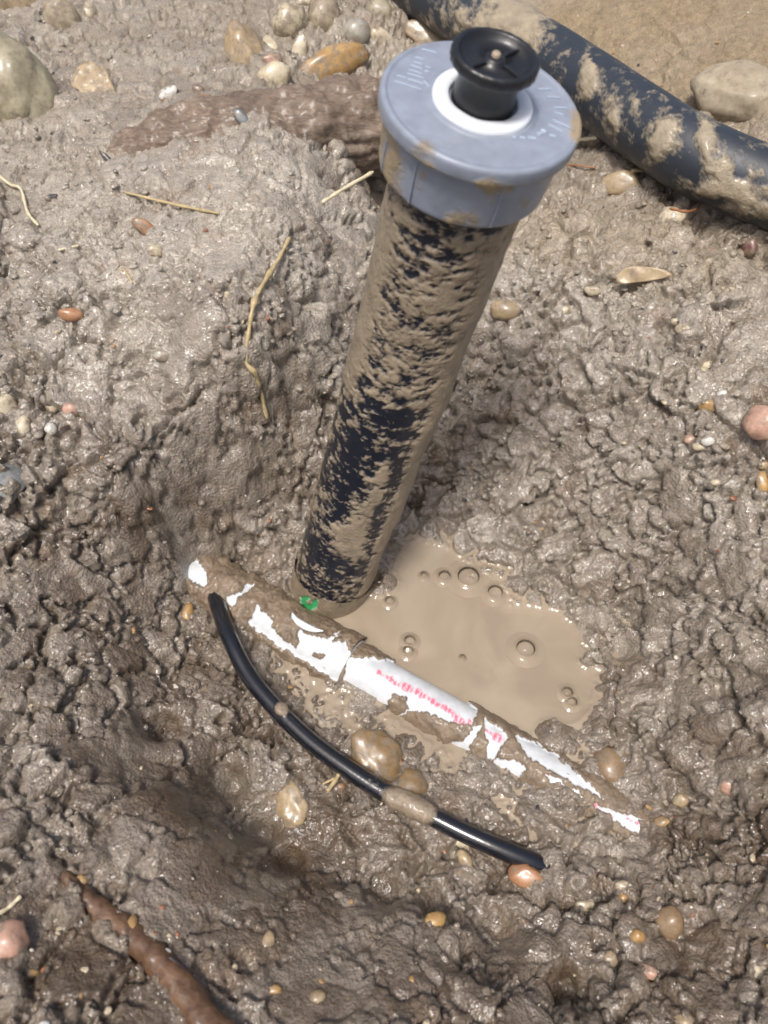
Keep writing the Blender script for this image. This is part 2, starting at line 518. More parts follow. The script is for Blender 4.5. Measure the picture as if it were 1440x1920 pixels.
def tps_fit(p, v, lam=2e-5):
    d = np.linalg.norm(p[:, None]-p[None], axis=2)
    K = d*d*np.log(d+1e-9)+np.eye(len(p))*lam
    A = np.block([[K, np.c_[np.ones(len(p)), p]], [np.r_[np.ones((1, len(p))), p.T], np.zeros((3, 3))]])
    return np.linalg.solve(A, np.r_[v, 0, 0, 0])
W = tps_fit(ctrl[:, :2], ctrl[:, 2])
def base_z(x, y):
    x = np.ravel(x).astype(np.float32); y = np.ravel(y).astype(np.float32)
    out = np.zeros(len(x), np.float32)
    cw = W.astype(np.float32)
    for k in range(0, len(x), 40000):
        dx = x[k:k+40000, None]-ctrl[None, :, 0].astype(np.float32)
        dy = y[k:k+40000, None]-ctrl[None, :, 1].astype(np.float32)
        d2 = dx*dx+dy*dy+np.float32(1e-12)
        out[k:k+40000] = (.5*d2*np.log(d2))@cw[:-3]+cw[-3]+cw[-2]*x[k:k+40000]+cw[-1]*y[k:k+40000]
    return np.clip(out, -.05, .5)
def shepard(x, y):
    out = np.zeros((len(x), 4), np.float32)
    for k in range(0, len(x), 40000):
        dx = x[k:k+40000, None]-ctrl[None, :, 0]
        dy = y[k:k+40000, None]-ctrl[None, :, 1]
        w = (1/(dx*dx+dy*dy+.0006)**1.7).astype(np.float32)
        out[k:k+40000] = (w@att.astype(np.float32))/w.sum(1)[:, None]
    return out
def hit_base(px, py):
    r = ray(px, py)
    t = np.linspace(.3, 2.6, 700)
    p = CAM+r[None]*t[:, None]
    d = p[:, 2]-base_z(p[:, 0], p[:, 1])
    k = np.argmax(d < 0)
    return p[k] if d[k] < 0 else p[-1]

# local hollows and mounds: px, py, radius (m), depth (m, negative digs)
FEAT = [(15,480,.028,-.05),(640,335,.030,-.04),(610,395,.03,-.02),(455,735,.020,-.045),(500,742,.016,-.03),(550,725,.016,-.03),(605,715,.016,-.03),(425,800,.016,-.022),(385,880,.016,-.020),(350,960,.016,-.016),(520,760,.016,-.015),(560,860,.02,-.012),(1072,1646,.014,.016),
        (900,660,.025,-.05),(940,700,.02,-.03),(830,820,.03,-.04),(1140,640,.015,-.025),(1180,530,.02,-.02),(1420,470,.03,-.05),(1330,420,.03,-.02),
        (1280,1080,.02,-.045),(1180,1200,.022,-.04),(1200,1140,.018,-.035),(1100,1260,.016,-.015),(1390,1260,.025,-.05),(1240,1330,.02,-.02),
        (300,1350,.022,-.045),(420,1460,.025,-.045),(540,1620,.018,-.035),(480,1560,.02,-.04),(720,1670,.02,-.032),(820,1690,.016,-.032),(930,1740,.022,-.03),(1080,1870,.02,-.035),(1060,1840,.012,-.02),
        (280,1430,.03,-.02),(200,470,.02,.01),(100,560,.03,.012),(1350,540,.04,.018),(1080,430,.03,.018),(1250,440,.03,.015),(1150,360,.03,-.015),
        (580,250,.05,-.02),(400,1090,.02,.012),(480,1460,.03,.016),(640,1530,.03,.012),(1380,1160,.03,.02),(1300,1200,.025,.015),
        (1035,1372,.014,.022),(722,1098,.014,.022),(880,1085,.010,.010),(960,1135,.012,.012),(1030,1120,.014,.010),(1080,820,.03,.015),(980,900,.02,.012),(1230,720,.025,.012),(1120,980,.025,.012),(70,740,.02,.01),(130,780,.018,.012),(270,350,.04,.006),(950,280,.06,-.04),
        (80,1290,.025,.012),(150,1440,.02,.012),(1180,1740,.02,.012),(1010,1790,.022,.012),(1100,1690,.015,-.012)]
FEAT = [(*hit_base(a, b)[:2], r, d) for a, b, r, d in FEAT]

def axis_lines():
    def sym(lo, hi, fine, g):
        pass
    xs = list(np.arange(-.66, .72, .00225))
    s, x = .00225, xs[-1]
    while x < 14:
        s *= 1.06; x += s; xs.append(x)
    s, x, left = .00225, -.66, []
    while x > -14:
        s *= 1.06; x -= s; left.append(x)
    xs = left[::-1]+xs
    ys = list(np.arange(-.02, .95, .0021))
    s, y = .0021, ys[-1]
    while y < 1.9:
        s = min(s*1.012, .005); y += s; ys.append(y)
    while y < 14:
        s *= 1.07; y += s; ys.append(y)
    s, y, lo = .0021, -.02, []
    while y > -12:
        s *= 1.07; y -= s; lo.append(y)
    return np.array(xs), np.array(lo[::-1]+ys)

GX, GY = axis_lines()
nx, ny = len(GX), len(GY)
XX, YY = np.meshgrid(GX, GY)
X, Y = XX.ravel(), YY.ravel()
wq = np.c_[X, Y, np.zeros_like(X)]
jx = X+.013*fbm(wq, 9, 2, 3); jy = Y+.013*fbm(wq, 9, 2, 31)     # ragged edges for the large forms
Z = base_z(jx, jy)
for fx, fy, fr, fd in FEAT:
    Z += fd*np.exp(-(((jx-fx)**2+(jy-fy)**2)/fr**2)**1.3)
A = shepard(X+.012*perlin(wq, 22, 5), Y+.012*perlin(wq, 22, 6))
crumb, tone, wet, sand = A.T
Zg = Z.reshape(ny, nx)
gy, gx = np.gradient(Zg, GY, GX)
N0 = np.stack([-gx.ravel(), -gy.ravel(), np.ones(nx*ny)], 1)
N0 /= np.linalg.norm(N0, axis=1)[:, None]
B = np.c_[X, Y, Z]
warp = np.c_[fbm(B, 34, 3, 101), fbm(B, 34, 3, 102), fbm(B, 34, 3, 103)]
Bw = B+warp*.020
Bs = Bw*np.array([1.0, 1.25, 1.1])
fh, fe, idc = facets(Bs, 17, 1)
big = fh*sstep(.0, .16, fe)-.5*(1-sstep(.0, .09, fe))
gh_, ge, idg = facets(Bw*np.array([1.2, 1, 1.1])+warp*.010, 43, 2)
mid = gh_*sstep(.0, .22, ge)-.25*(1-sstep(0, .12, ge))
h1, h2, idh = worley(B+warp*.008, 105, 3)
sml = (1-np.clip(h1/.85, 0, 1)**1.5)*(.1+1.1*idh)
soft = fbm(B, 9, 4, 50)
lumpy = fbm(B+warp*.01, 42, 4, 55, .6)
fine = fbm(B, 150, 3, 60)
ridg = 1-np.abs(fbm(Bw, 13, 5, 70))*2.6
crack = sstep(.84, .99, ridg)
patch = sstep(-.20, .22, fbm(B, 15, 3, 80))                         # crumbly here, smeared there
patch2 = sstep(-.12, .22, fbm(B, 24, 3, 90))
cr = crumb*(.22+.78*patch)
farf = 1/(1+np.maximum(0, np.hypot(X, Y-.7)-1.6)*2)
under = sstep(-.004, .008, Z)                                      # silt under the water is smooth
disp = soft*.016*(.5+crumb*.6) + (big-.3)*.021*cr + (mid-.3)*.0095*cr*(.3+.7*patch2) + (sml-.35)*.0046*(.2+cr)*(.2+.8*patch2) + lumpy*.0075*(.35+.65*crumb) + fine*.0016 - crack*.018*(.12+.88*crumb)*(1-sand*.7)
steep = np.clip(N0[:, 2]*1.5, .35, 1)
disp = soft*.016*(.5+crumb*.6)+(disp-soft*.016*(.5+crumb*.6))*steep
disp *= farf*(.15+.85*under)
POS = B+N0*disp[:, None]
# clay mineral mix with near-bank shade painted in through tone, independent of relief
m1 = np.clip(tone+.34*fbm(B+.3, 11, 4, 200)+.22*fbm(B, 60, 4, 210, .7)+.26*(idc-.5)+.26*(idg-.5)*crumb, 0, 1)[:, None]
m2 = np.clip(sand+.25*fbm(B, 8, 4, 220), 0, 1)[:, None]
rust = sstep(.18, .42, fbm(B, 19, 4, 230))[:, None]*.45
c_brown = np.array([.108, .071, .041]); c_grey = np.array([.44, .403, .345]); c_sand = np.array([.31, .245, .155]); c_rust = np.array([.25, .165, .095])
tint = c_brown*(1-m1)+c_grey*m1
tint = tint*(1-rust)+c_rust*(.7+.5*m1)*rust
tint = tint*(1-m2)+c_sand*m2
ii = np.arange(ny-1)[:, None]*nx+np.arange(nx-1)[None, :]
quads = np.stack([ii, ii+1, ii+nx+1, ii+nx], -1).reshape(-1, 4)
ground = mesh_obj('ground', POS, quads, CLAY, attrs={'tint': tint, 'wet': np.clip(wet, 0, 1)})
tag(ground, 'wet brown and grey clay ground dug into a muddy pit', None, kind='structure')
bpy.context.view_layer.update()

def hit(px, py):
    r = Vector(ray(px, py)).normalized()
    ok, loc, nor, i = ground.ray_cast(Vector(CAM), r)
    if not ok:
        return Vector(PZ(px, py, .3)), Vector((0, 0, 1))
    return loc, nor
def gz(x, y):
    ok, loc, nor, i = ground.ray_cast(Vector((x, y, 2)), Vector((0, 0, -1)))
    return loc.z if ok else 0

# ------------------------------------------------------------------ muddy water
def mat_water():
    m, n, l, b = M('muddy_water')
    co = n.new('ShaderNodeTexCoord').outputs['Object']
    n1 = noise_node(n, l, 9, 4, .5, co)
    n1.inputs['Distortion'].default_value = 1.2
    r = ramp(n, l, n1.outputs[0], [(.35, (.282, .226, .163)), (.65, (.345, .281, .206))])
    l.new(r.outputs[0], b.inputs['Base Color'])
    b.inputs['Roughness'].default_value = .05
    b.inputs['IOR'].default_value = 1.36
    n2 = noise_node(n, l, 45, 3, .5, co)
    l.new(bump(n, l, n2.outputs[0], .12, .002), b.inputs['Normal'])
    return m
wx = np.arange(-.30, .36, .0016); wy = np.arange(.12, .72, .0016)
WX, WY = np.meshgrid(wx, wy)
wp = np.c_[WX.ravel(), WY.ravel(), np.zeros(WX.size)]
wpx, wpy, _ = proj(wp)
zone = inpoly(wpx, wpy, [(600,1090),(690,1090),(720,960),(900,960),(1180,1080),(1180,1420),(1260,1480),(1200,1600),(1060,1610),(840,1530),(690,1440),(560,1330),(480,1210)])
gh = np.full(WX.size, .05)
for k_ in np.where(zone)[0]:
    gh[k_] = gz(float(WX.flat[k_]), float(WY.flat[k_]))
keep = ((gh < .007) & zone).reshape(WX.shape)
dist = np.where((gh > .0004).reshape(WX.shape), 0.0, 9.0)                # chamfer distance from the shore
for _ in range(7):
    pd_ = np.pad(dist, 1, mode='edge')
    for dy_ in (0, 1, 2):
        for dx_ in (0, 1, 2):
            st = .0016*math.hypot(dx_-1, dy_-1)
            dist = np.minimum(dist, pd_[dy_:dy_+dist.shape[0], dx_:dx_+dist.shape[1]]+st)
wz = .0038*np.exp(-dist.ravel()/.0048)-.0006+.0006*perlin(wp*np.array([1, 2.2, 1]), 16, 9)+.00025*perlin(wp, 60, 19)
kk = keep.copy()
kk[1:] |= keep[:-1]; kk[:-1] |= keep[1:]; kk[:, 1:] |= keep[:, :-1]; kk[:, :-1] |= keep[:, 1:]
i2 = np.arange(len(wy)-1)[:, None]*len(wx)+np.arange(len(wx)-1)[None, :]
ok4 = (kk[:-1, :-1] & kk[1:, :-1] & kk[:-1, 1:] & kk[1:, 1:])
q2 = np.stack([i2, i2+1, i2+len(wx)+1, i2+len(wx)], -1)[ok4]
used = np.unique(q2); re = -np.ones(WX.size, int); re[used] = np.arange(len(used))
puddle = mesh_obj('puddle', np.c_[WX.ravel(), WY.ravel(), wz][used], re[q2], mat_water())
tag(puddle, 'opaque tan puddle of muddy water at the bottom of the pit', None, kind='structure')

# ------------------------------------------------------------------ capped upright pipe
BLACK_MUD = mat_mudmix('black_plastic_with_mud', (.010, .0125, .021), .30, mudcol=(.27, .215, .148), spec=.5)
PIPE_R = .055
capc = P(905, 190, .578)                                 # centre of the cap's top face
v = ray(905, 190); v = v/np.linalg.norm(v)
wv = .28*RGT+.96*UPV
wv = wv-v*(wv@v); wv /= np.linalg.norm(wv)
AX = -math.cos(math.radians(59))*v+math.sin(math.radians(59))*wv
ptop = capc-AX*.030
pbot = P(630, 1062, 1.045)
L = np.linalg.norm(ptop-pbot)
dirb = (P(700, 840, .885)-P(630, 1062, 1.045)); dirb /= np.linalg.norm(dirb)
tt = np.linspace(0, 1, 300)[:, None]
h00 = 2*tt**3-3*tt**2+1; h10 = tt**3-2*tt**2+tt; h01 = -2*tt**3+3*tt**2; h11 = tt**3-tt**2
cl = h00*(pbot-dirb*.03)+h10*(dirb*L)+h01*ptop+h11*(AX*L)
seg = 176
pp, nn, ss, th = tube_pts(cl, np.linspace(.053, .0595, len(cl)), seg)
px, py, pd = proj(pp)
axx, axy, axd = proj(cl)
axx = np.repeat(axx, seg); hw = np.repeat(PIPE_R/axd*FPX, seg)
u = (px-axx)/hw*1.05
facing = np.einsum('ij,ij->i', nn, CAM-pp) > 0
s01 = ss/ss.max()                                         # 0 bottom, 1 top
q = np.c_[np.cos(th)*PIPE_R, np.sin(th)*PIPE_R, ss]
qs = q*np.array([1, 1, .9])
blot = fbm(qs*np.array([.8, .8, 1.25]), 78, 5, 300, .72)
streak = fbm((q+np.c_[q[:, 2]*.0, q[:, 2]*0, q[:, 0]*.5])*np.array([.55, .55, 1.5])+blot[:, None]*.006, 120, 4, 310, .66)
lump = fbm(q, 16, 3, 320)
bias = np.interp(s01, [0, .05, .12, .2, .3, .42, .55, .66, .8, .9, .955, 1], [.02, -.08, -.12, .0, .0, -.11, -.08, .08, .05, -.0, -.06, -.45])
bias = bias+.75*sstep(.50, .85, u)*np.interp(s01, [0, .3, .55, .7, .85, 1], [.9, .9, 1.0, .55, .35, 0])
bias = bias+.40*sstep(-.80, -1.0, u)*np.interp(s01, [0, .5, .6, .85, 1], [0, 0, .8, .8, 0])
bias = bias+.5*np.exp(-((u-.05)/.33)**2-((s01-.235)/.055)**2)+.35*np.exp(-((u-.15)/.12)**2-((s01-.36)/.07)**2)+.35*np.exp(-((u-.2)/.25)**2-((s01-.80)/.03)**2)
bias = bias-.30*np.exp(-((u-.35)/.18)**2-((s01-.26)/.07)**2)-.25*np.exp(-((u+.55)/.3)**2-((s01-.36)/.12)**2)
mud = np.clip(.50+(blot*.95+streak*.75+lump*.35)+bias, 0, 1)
thick = sstep(.46, .66, mud)*(.0010+.0016*np.clip(.5+lump*1.5, 0, 1))+np.clip(blot, 0, 1)*.002*sstep(.5, .7, mud)
thick += sstep(.45, .8, u)*np.interp(s01, [0, .05, .3, .6, .75, .9], [.002, .004, .003, .003, .001, 0])*np.clip(.6+lump*1.8, 0, 1.4)*facing
pp2 = pp+nn*thick[:, None]
cap_pipe = empty('capped_pipe', pbot)
tag(cap_pipe, 'mud-smeared black plastic pipe standing in the pit with a grey screw cap', 'pipe')
adopt(mesh_obj('pipe', pp2, tube_faces(len(cl), seg), BLACK_MUD, attrs={'mud': mud}), cap_pipe)

# seam rib along the pipe below the cap
rib_th = None
GREYM = mat_mudmix('grey_plastic_with_mud', (.255, .285, .345), .36, mudcol=(.33, .26, .165), spec=.45, edge=.14, varc=.18)
capU = np.cross(AX, v); capU /= np.linalg.norm(capU); capV = np.cross(AX, capU)     # capU screen-right, capV
def cap_ring(profile, seg=160):
    return lathe(profile, capc, AX, seg, U=capU)
prof = [(.0705, -.0605), (.0715, -.060), (.0722, -.058), (.0732, -.040), (.0740, -.0165), (.0745, -.0150), (.0790, -.0145), (.0806, -.0135), (.0812, -.0115),
        (.0812, -.0040), (.0806, -.0018), (.0790, -.0006), (.0765, -.0002), (.0758, -.0014), (.074, -.0016), (.060, -.0016), (.0445, -.0016), (.044, -.0008), (.0415, -.0006), (.020, -.0006), (.002, -.0006)]
pr = []
for (a, b), (c_, d_) in zip(prof[:-1], prof[1:]):
    k = max(1, int(max(abs(a-c_), abs(b-d_))/.003))
    for j in range(k):
        pr.append((a+(c_-a)*j/k, b+(d_-b)*j/k))
pr.append(prof[-1])
pr = [(.066, -.0600), (.066, -.0605)]+pr
co, fc = cap_ring(pr, 200)
lc = co-capc
hh = lc@AX
rad = np.linalg.norm(lc-hh[:, None]*AX, axis=1)
ang = np.arctan2(lc@capV, lc@capU)
side = (rad > .07)
top = (rad <= .0765) & (hh > -.003)
nb = fbm(lc, 38, 4, 400); nb2 = fbm(lc, 90, 4, 410)
cmud = .12+nb*.35+nb2*.3
cmud += np.where(side & (hh < -.016), .17+nb*.45, 0)                     # smears on the skirt
cmud += np.where(side & (hh >= -.016) & (hh < -.008), .22+nb*.5, 0)      # line of mud under the rim
cpx, cpy, _ = proj(co)
cmud += np.where(side & (hh < -.016), .5*sstep(770, 730, cpx)+.45*sstep(1030, 1060, cpx), 0)
cmud += .75*np.exp(-((cpx-1085)/26)**2-((cpy-235)/40)**2)+.5*np.exp(-((cpx-795)/30)**2-((cpy-280)/26)**2)+.45*np.exp(-((cpx-920)/34)**2-((cpy-345)/22)**2)
cmud += .3*np.exp(-((cpx-850)/40)**2-((cpy-262)/12)**2)
cmud = np.where(top & (rad < .072), np.minimum(cmud, .36), cmud)
cmud = np.clip(cmud, 0, 1)
nrm = (lc-hh[:, None]*AX)/np.maximum(rad, 1e-6)[:, None]
co = co+nrm*(sstep(.5, .75, cmud)*.0010*side)[:, None]
cap = adopt(mesh_obj('cap', co, fc, GREYM, attrs={'mud': cmud}), cap_pipe)

def box_at(c, ex, ey, ez, sx, sy, sz, rnd=0.25):
    """bevelled little bar as verts/faces"""
    vs, fs = [], []
    for z, k in ((-1, 1.0), (.4, 1.0), (1, .55)):
        for x, y in ((-1, -1), (1, -1), (1, 1), (-1, 1)):
            vs.append(c+ex*(x*sx*(k if z == 1 else 1))+ey*(y*sy*(k if z == 1 else 1))+ez*(z*sz))
    for a in (0, 4):
        for j in range(4):
            fs.append((a+j, a+(j+1) % 4, a+4+(j+1) % 4, a+4+j))
    fs.append((8, 9, 10, 11))
    return vs, fs
def on_cap(px_, py_, h=0.0):
    r = ray(px_, py_)
    o = capc+AX*h
    t = ((o-CAM)@AX)/(r@AX)
    return CAM+r*t
LETTER = mat_plain('raised_grey_plastic', (.36, .42, .52), .30, .05)
vs, fs = [], []
def stroke(p0, p1, w):
    a, b = on_cap(*p0, -.0014), on_cap(*p1, -.0014)
    d = b-a; ln = np.linalg.norm(d); d /= ln
    v_, f_ = box_at((a+b)/2, d, np.cross(AX, d), AX, ln/2, w, .0009)
    k = len(vs)
    vs.extend(v_); fs.extend([tuple(i+k for i in f) for f in f_])
for a, b in [((790,92),(818,100)),((778,108),(795,112)),((776,117),(792,121)),((770,123),(792,130)),((766,131),(790,139)),((763,138),(794,147)),((744,142),(762,147)),((764,148),(794,158)),((740,152),(790,169)),((794,152),(806,165)),((798,125),(808,128)),((796,133),(804,136))]:
    stroke(a, b, .0009)
for a, b in [((1010,168),(1034,168)),((1026,182),(1050,184)),((1040,202),(1062,203)),((1040,211),(1056,216)),((1036,225),(1068,240)),((1028,233),(1056,248))]:
    stroke(a, b, .0009)
for a, b in [((921,249),(931,246)),((931,243),(943,247)),((959,257),(968,258)),((975,258),(985,259)),((990,258),(1005,260)),((1008,252),(1018,249)),((1014,243),(1024,247)),((1030,254),(1042,256)),((955,247),(967,249))]:
    stroke(a, b, .0016)
adopt(mesh_obj('raised_lettering', vs, fs, LETTER, smooth=False), cap)['kind'] = 'stuff'

# white sealing washer: a C-shaped ring around the screw knob
WHITE_RING = mat_plain('white_washer_plastic', (.78, .80, .83), .25, .05, coat=.3)
vs, fs = [], []
na, pro = 70, [(.0275, -.0006), (.0275, .0022), (.0290, .0034), (.0385, .0034), (.0402, .0024), (.0405, -.0006)]
for k in range(na+1):
    a = 2*math.pi*k/na
    d = math.cos(a)*capU+math.sin(a)*capV
    for r_, h_ in pro:
        vs.append(capc+d*r_+AX*(h_+.0002*math.sin(a*7)))
for k in range(na):
    for j in range(len(pro)-1):
        a0 = k*len(pro)+j
        fs.append((a0, a0+1, a0+len(pro)+1, a0+len(pro)))
adopt(mesh_obj('washer', vs, fs, WHITE_RING), cap)
# black screw knob
KNOB = mat_plain('black_knob_plastic', (.012, .0125, .014), .38, .2, coat=.15)
kp = [(.0255, -.0006), (.0255, .004), (.0240, .010), (.0235, .026), (.0245, .0275), (.0325, .0285), (.0338, .0300), (.0338, .0355), (.0328, .0372), (.0300, .0378), (.0282, .0366), (.0272, .0330), (.020, .0315), (.0085, .0318), (.0080, .0345), (.0060, .0352), (.0015, .0354)]
kc, kf = lathe(kp, capc, AX, 96, U=capU)
lk = kc-capc; hk = lk@AX; ak = np.arctan2(lk@capV, lk@capU); rk = np.linalg.norm(lk-hk[:, None]*AX, axis=1)
grip = (hk > .028) & (rk > .029)
nk = (lk-hk[:, None]*AX)/np.maximum(rk, 1e-6)[:, None]
kc = kc+nk*(grip*.00022*np.sign(np.sin(ak*24)))[:, None]
knob = adopt(mesh_obj('screw_knob', kc, kf, KNOB), cap)
BRASS = mat_plain('dull_screw_metal', (.42, .33, .24), .4, .2)
bc, bf = lathe([(.0034, .034), (.0034, .0372), (.0026, .0382), (.0004, .0384)], capc, AX, 24, U=capU)
adopt(mesh_obj('screw', bc, bf, BRASS), cap)
vs, fs = [], []
for a in (-2.2, .9, 2.6):
    d = math.cos(a)*capU+math.sin(a)*capV
    v_, f_ = box_at(capc+d*.0178+AX*.0326, d, np.cross(AX, d), AX, .0085, .0013, .0018)
    k = len(vs); vs.extend(v_); fs.extend([tuple(i+k for i in f) for f in f_])
adopt(mesh_obj('knob_web', vs, fs, KNOB, smooth=False), cap)
# vertical grip ribs on the cap skirt
for deg in (118, 62, 30, 200, 250, 340):
    a = math.radians(deg)
    d = math.cos(a)*capU+math.sin(a)*capV
    v_, f_ = box_at(capc+d*.0738-AX*.038, AX, np.cross(AX, d), d, .0195, .0011, .0012)
    o = mesh_obj('grip_rib', v_, f_, GREYM, smooth=False, attrs={'mud': np.full(12, .3)})
    adopt(o, cap)
# rubber collar under the cap
RUBBER = mat_plain('black_rubber', (.011, .014, .022), .35, .2)
rc, rf = lathe([(.058, -.066), (.0655, -.066), (.0668, -.064), (.0668, -.0608), (.066, -.0598), (.056, -.0598)], capc, AX, 120, U=capU)
adopt(mesh_obj('rubber_collar', rc, rf, RUBBER), cap_pipe)
# raised seam running down the pipe under the cap
sm = []
T_, U_, V_ = frames(cl)
for k in range(256, 291):
    d = CAM-cl[k]; d -= T_[k]*(d@T_[k]); d /= np.linalg.norm(d)
    e = np.cross(T_[k], d)
    if e@RGT < 0: e = -e
    a = math.radians(2)
    sm.append(cl[k]+(d*math.cos(a)+e*math.sin(a))*(PIPE_R+.0012))
sp, sn, s_, t_ = tube_pts(np.array(sm), .0018, 8)
adopt(mesh_obj('seam', sp, tube_faces(len(sm), 8), RUBBER), cap_pipe)

# ------------------------------------------------------------------ white drain pipe with tee, half sunk in the pit floor
WHITE_MUD = mat_mudmix('white_plastic_with_mud', (.7, .7, .7), .30, mudcol=(.20, .148, .098), extra='tint', spec=.5, edge=.07, varc=.28, coat=.2)
wl, wr = PZ(325, 1058, .002), PZ(1300, 1612, -.022)
def white_part(name, a, b, r, polys, n, seg, r_end=None, printing=True, seed=500, parent=None, off=0.0):
    k = np.linspace(0, 1, n)[:, None]
    cl_ = a*(1-k)+b*k
    rr = np.full(n, r)
    p, nn_, s_, t_ = tube_pts(cl_, rr, seg)
    x, y, d = proj(p)
    wob = 7*fbm(p, 60, 3, seed), 7*fbm(p, 60, 3, seed+9)
    wob2 = 4*perlin(p, 190, seed+3), 4*perlin(p, 190, seed+4)
    jx_, jy_ = x+wob[0]+wob2[0], y+wob[1]+wob2[1]
    white = np.zeros(len(p), bool)
    for pol in polys:
        white ^= inpoly(jx_, jy_, pol)
    mud_ = np.where(white, .24+.62*fbm(p, 85, 4, seed+5, .65), .80+.25*fbm(p, 70, 3, seed+6))
    tint_ = np.tile(np.array([.60, .62, .63]), (len(p), 1))
    return p, nn_, x, y, jx_, jy_, mud_, tint_, white
white_root = empty('white_drain_pipe', PZ(700, 1260, 0))
tag(white_root, 'muddy white plastic drain pipe with pink print lying along the puddle', 'pipe')
d_ax = (wr-wl)/np.linalg.norm(wr-wl)
# the plain pipe, right of the tee
pa = PZ(640, 1238, .006)
tcut = ((pa-wl)@d_ax)
pa = wl+d_ax*tcut
polys = [
 [(650,1235),(690,1236),(748,1242),(806,1268),(856,1298),(896,1332),(884,1362),(840,1352),(800,1335),(770,1330),(745,1345),(770,1362),(800,1368),(835,1390),(870,1390),(890,1360),(905,1362),(880,1400),(905,1425),(935,1420),(975,1430),(985,1440),(965,1465),(985,1470),(1000,1492),(960,1478),(900,1440),(840,1400),(760,1355),(700,1310),(645,1285)],
 [(735,1300),(760,1305),(768,1330),(745,1340),(728,1320)],
 [(905,1350),(935,1365),(955,1385),(935,1400),(925,1425),(912,1425),(915,1395)],
 [(960,1378),(1004,1394),(1064,1430),(1100,1470),(1135,1500),(1095,1480),(1050,1455),(990,1420)],
 [(1022,1452),(1050,1462),(1055,1476),(1035,1474)],[(1002,1476),(1026,1478),(1024,1490),(1006,1488)],
 [(1060,1478),(1085,1480),(1095,1505),(1070,1505),(1045,1512),(1060,1535),(1090,1545),(1118,1540),(1114,1556),(1085,1552),(1050,1532),(1036,1510),(1045,1490)],
 [(1110,1505),(1150,1520),(1190,1530),(1225,1555),(1215,1572),(1190,1560),(1160,1545),(1130,1530)],
]
n1 = 330
p, nn_, x, y, jx_, jy_, mud_, tint_, wh = white_part('pipe', pa, wr, .031, polys, n1, 120, seed=520)
pink = np.zeros(len(p))
for cx, cy, rx, ry in [(735,1278,26,5),(712,1262,6,5),(762,1290,16,9),(788,1302,20,9),(812,1316,14,8),(838,1330,24,7),(860,1348,22,8),(882,1356,8,6),(932,1382,14,10),(915,1372,14,4),(1024,1452,5,4),(1115,1508,10,5),(1150,1530,22,6),(1185,1540,24,5),(1214,1556,9,6)]:
    ca, sa = math.cos(.55), math.sin(.55)
    ax_, ay_ = (jx_-cx)*ca+(jy_-cy)*sa, -(jx_-cx)*sa+(jy_-cy)*ca
    pink = np.maximum(pink, 1-sstep(.5, 1.1, np.sqrt((ax_/rx)**2+(ay_/ry)**2)))
letters = (np.sin(jx_*.62+jy_*.34)+.6*np.sin(jy_*1.3-jx_*.3)) > -.35
pink = pink*np.where(letters, 1, .18)
tint_ = tint_*(1-pink[:, None])+np.array([.72, .16, .24])*pink[:, None]
mth = sstep(.45, .7, mud_)*(.0010+.0045*np.clip(.5+fbm(p, 45, 4, 530, .6)*1.5, 0, 1.5)+.0022*np.clip(.4+fbm(p, 170, 3, 531), 0, 1))
adopt(mesh_obj('pipe', p+nn_*mth[:, None], tube_faces(n1, 120), WHITE_MUD, attrs={'mud': np.clip(mud_, 0, 1), 'tint': tint_}), white_root)
# tee body on the left
polys2 = [
 [(466,1166),(478,1148),(484,1130),(492,1150),(514,1162),(516,1180),(535,1200),(556,1215),(562,1195),(556,1182),(575,1190),(590,1196),(612,1200),(630,1188),(640,1188),(618,1205),(650,1206),(660,1230),(672,1246),(652,1282),(620,1268),(580,1240),(520,1205)],
 [(588,1226),(612,1228),(606,1234),(592,1232)],
 [(548,1152),(556,1160),(570,1172),(596,1182),(580,1180),(560,1172),(549,1160)],
 [(425,1118),(450,1112),(462,1098),(480,1096),(470,1106),(448,1120),(440,1138),(432,1136)],
 [(338,1062),(342,1048),(360,1046),(375,1058),(390,1078),(386,1100),(368,1096),(345,1078)],
]
n2 = 240
p, nn_, x, y, jx_, jy_, mud_, tint_, wh = white_part('tee', wl, pa+d_ax*.012, .0365, polys2, n2, 132, seed=560)
gpolys = [[(580,1100),(606,1096),(626,1104),(622,1118),(612,1110),(600,1116),(588,1110)], [(564,1118),(582,1116),(584,1123),(576,1126),(580,1134),(590,1122),(598,1120),(596,1138),(580,1146),(566,1144)]]
gm = np.zeros(len(p), bool)
for g in gpolys: gm |= inpoly(x+3*perlin(p, 120, 590), y+3*perlin(p, 120, 591), g)
tint_ = np.where(gm[:, None], np.array([.06, .36, .13]), tint_)
mud_ = np.where(gm, .25, mud_)
mth = sstep(.45, .7, mud_)*(.0010+.0085*np.clip(.5+fbm(p, 38, 4, 570, .6)*1.6, 0, 1.5)+.003*np.clip(.4+fbm(p, 150, 3, 571), 0, 1))
mth = mth*(1-.95*np.exp(-((x-595)/50)**2-((y-1122)/40)**2))
tee = adopt(mesh_obj('tee_fitting', p+nn_*mth[:, None], tube_faces(n2, 132), WHITE_MUD, attrs={'mud': np.clip(mud_, 0, 1), 'tint': tint_}), white_root)
# end face of the tee socket where the thinner pipe slides in
T1 = d_ax
ec, ef = lathe([(.0313, 0), (.0362, .0), (.0366, -.0015)], pa+d_ax*.0121, d_ax, 120)
adopt(mesh_obj('socket_rim', ec, ef, WHITE_MUD, attrs={'mud': np.full(len(ec), .2), 'tint': np.tile(np.array([.60, .62, .63]), (len(ec), 1))}), tee)
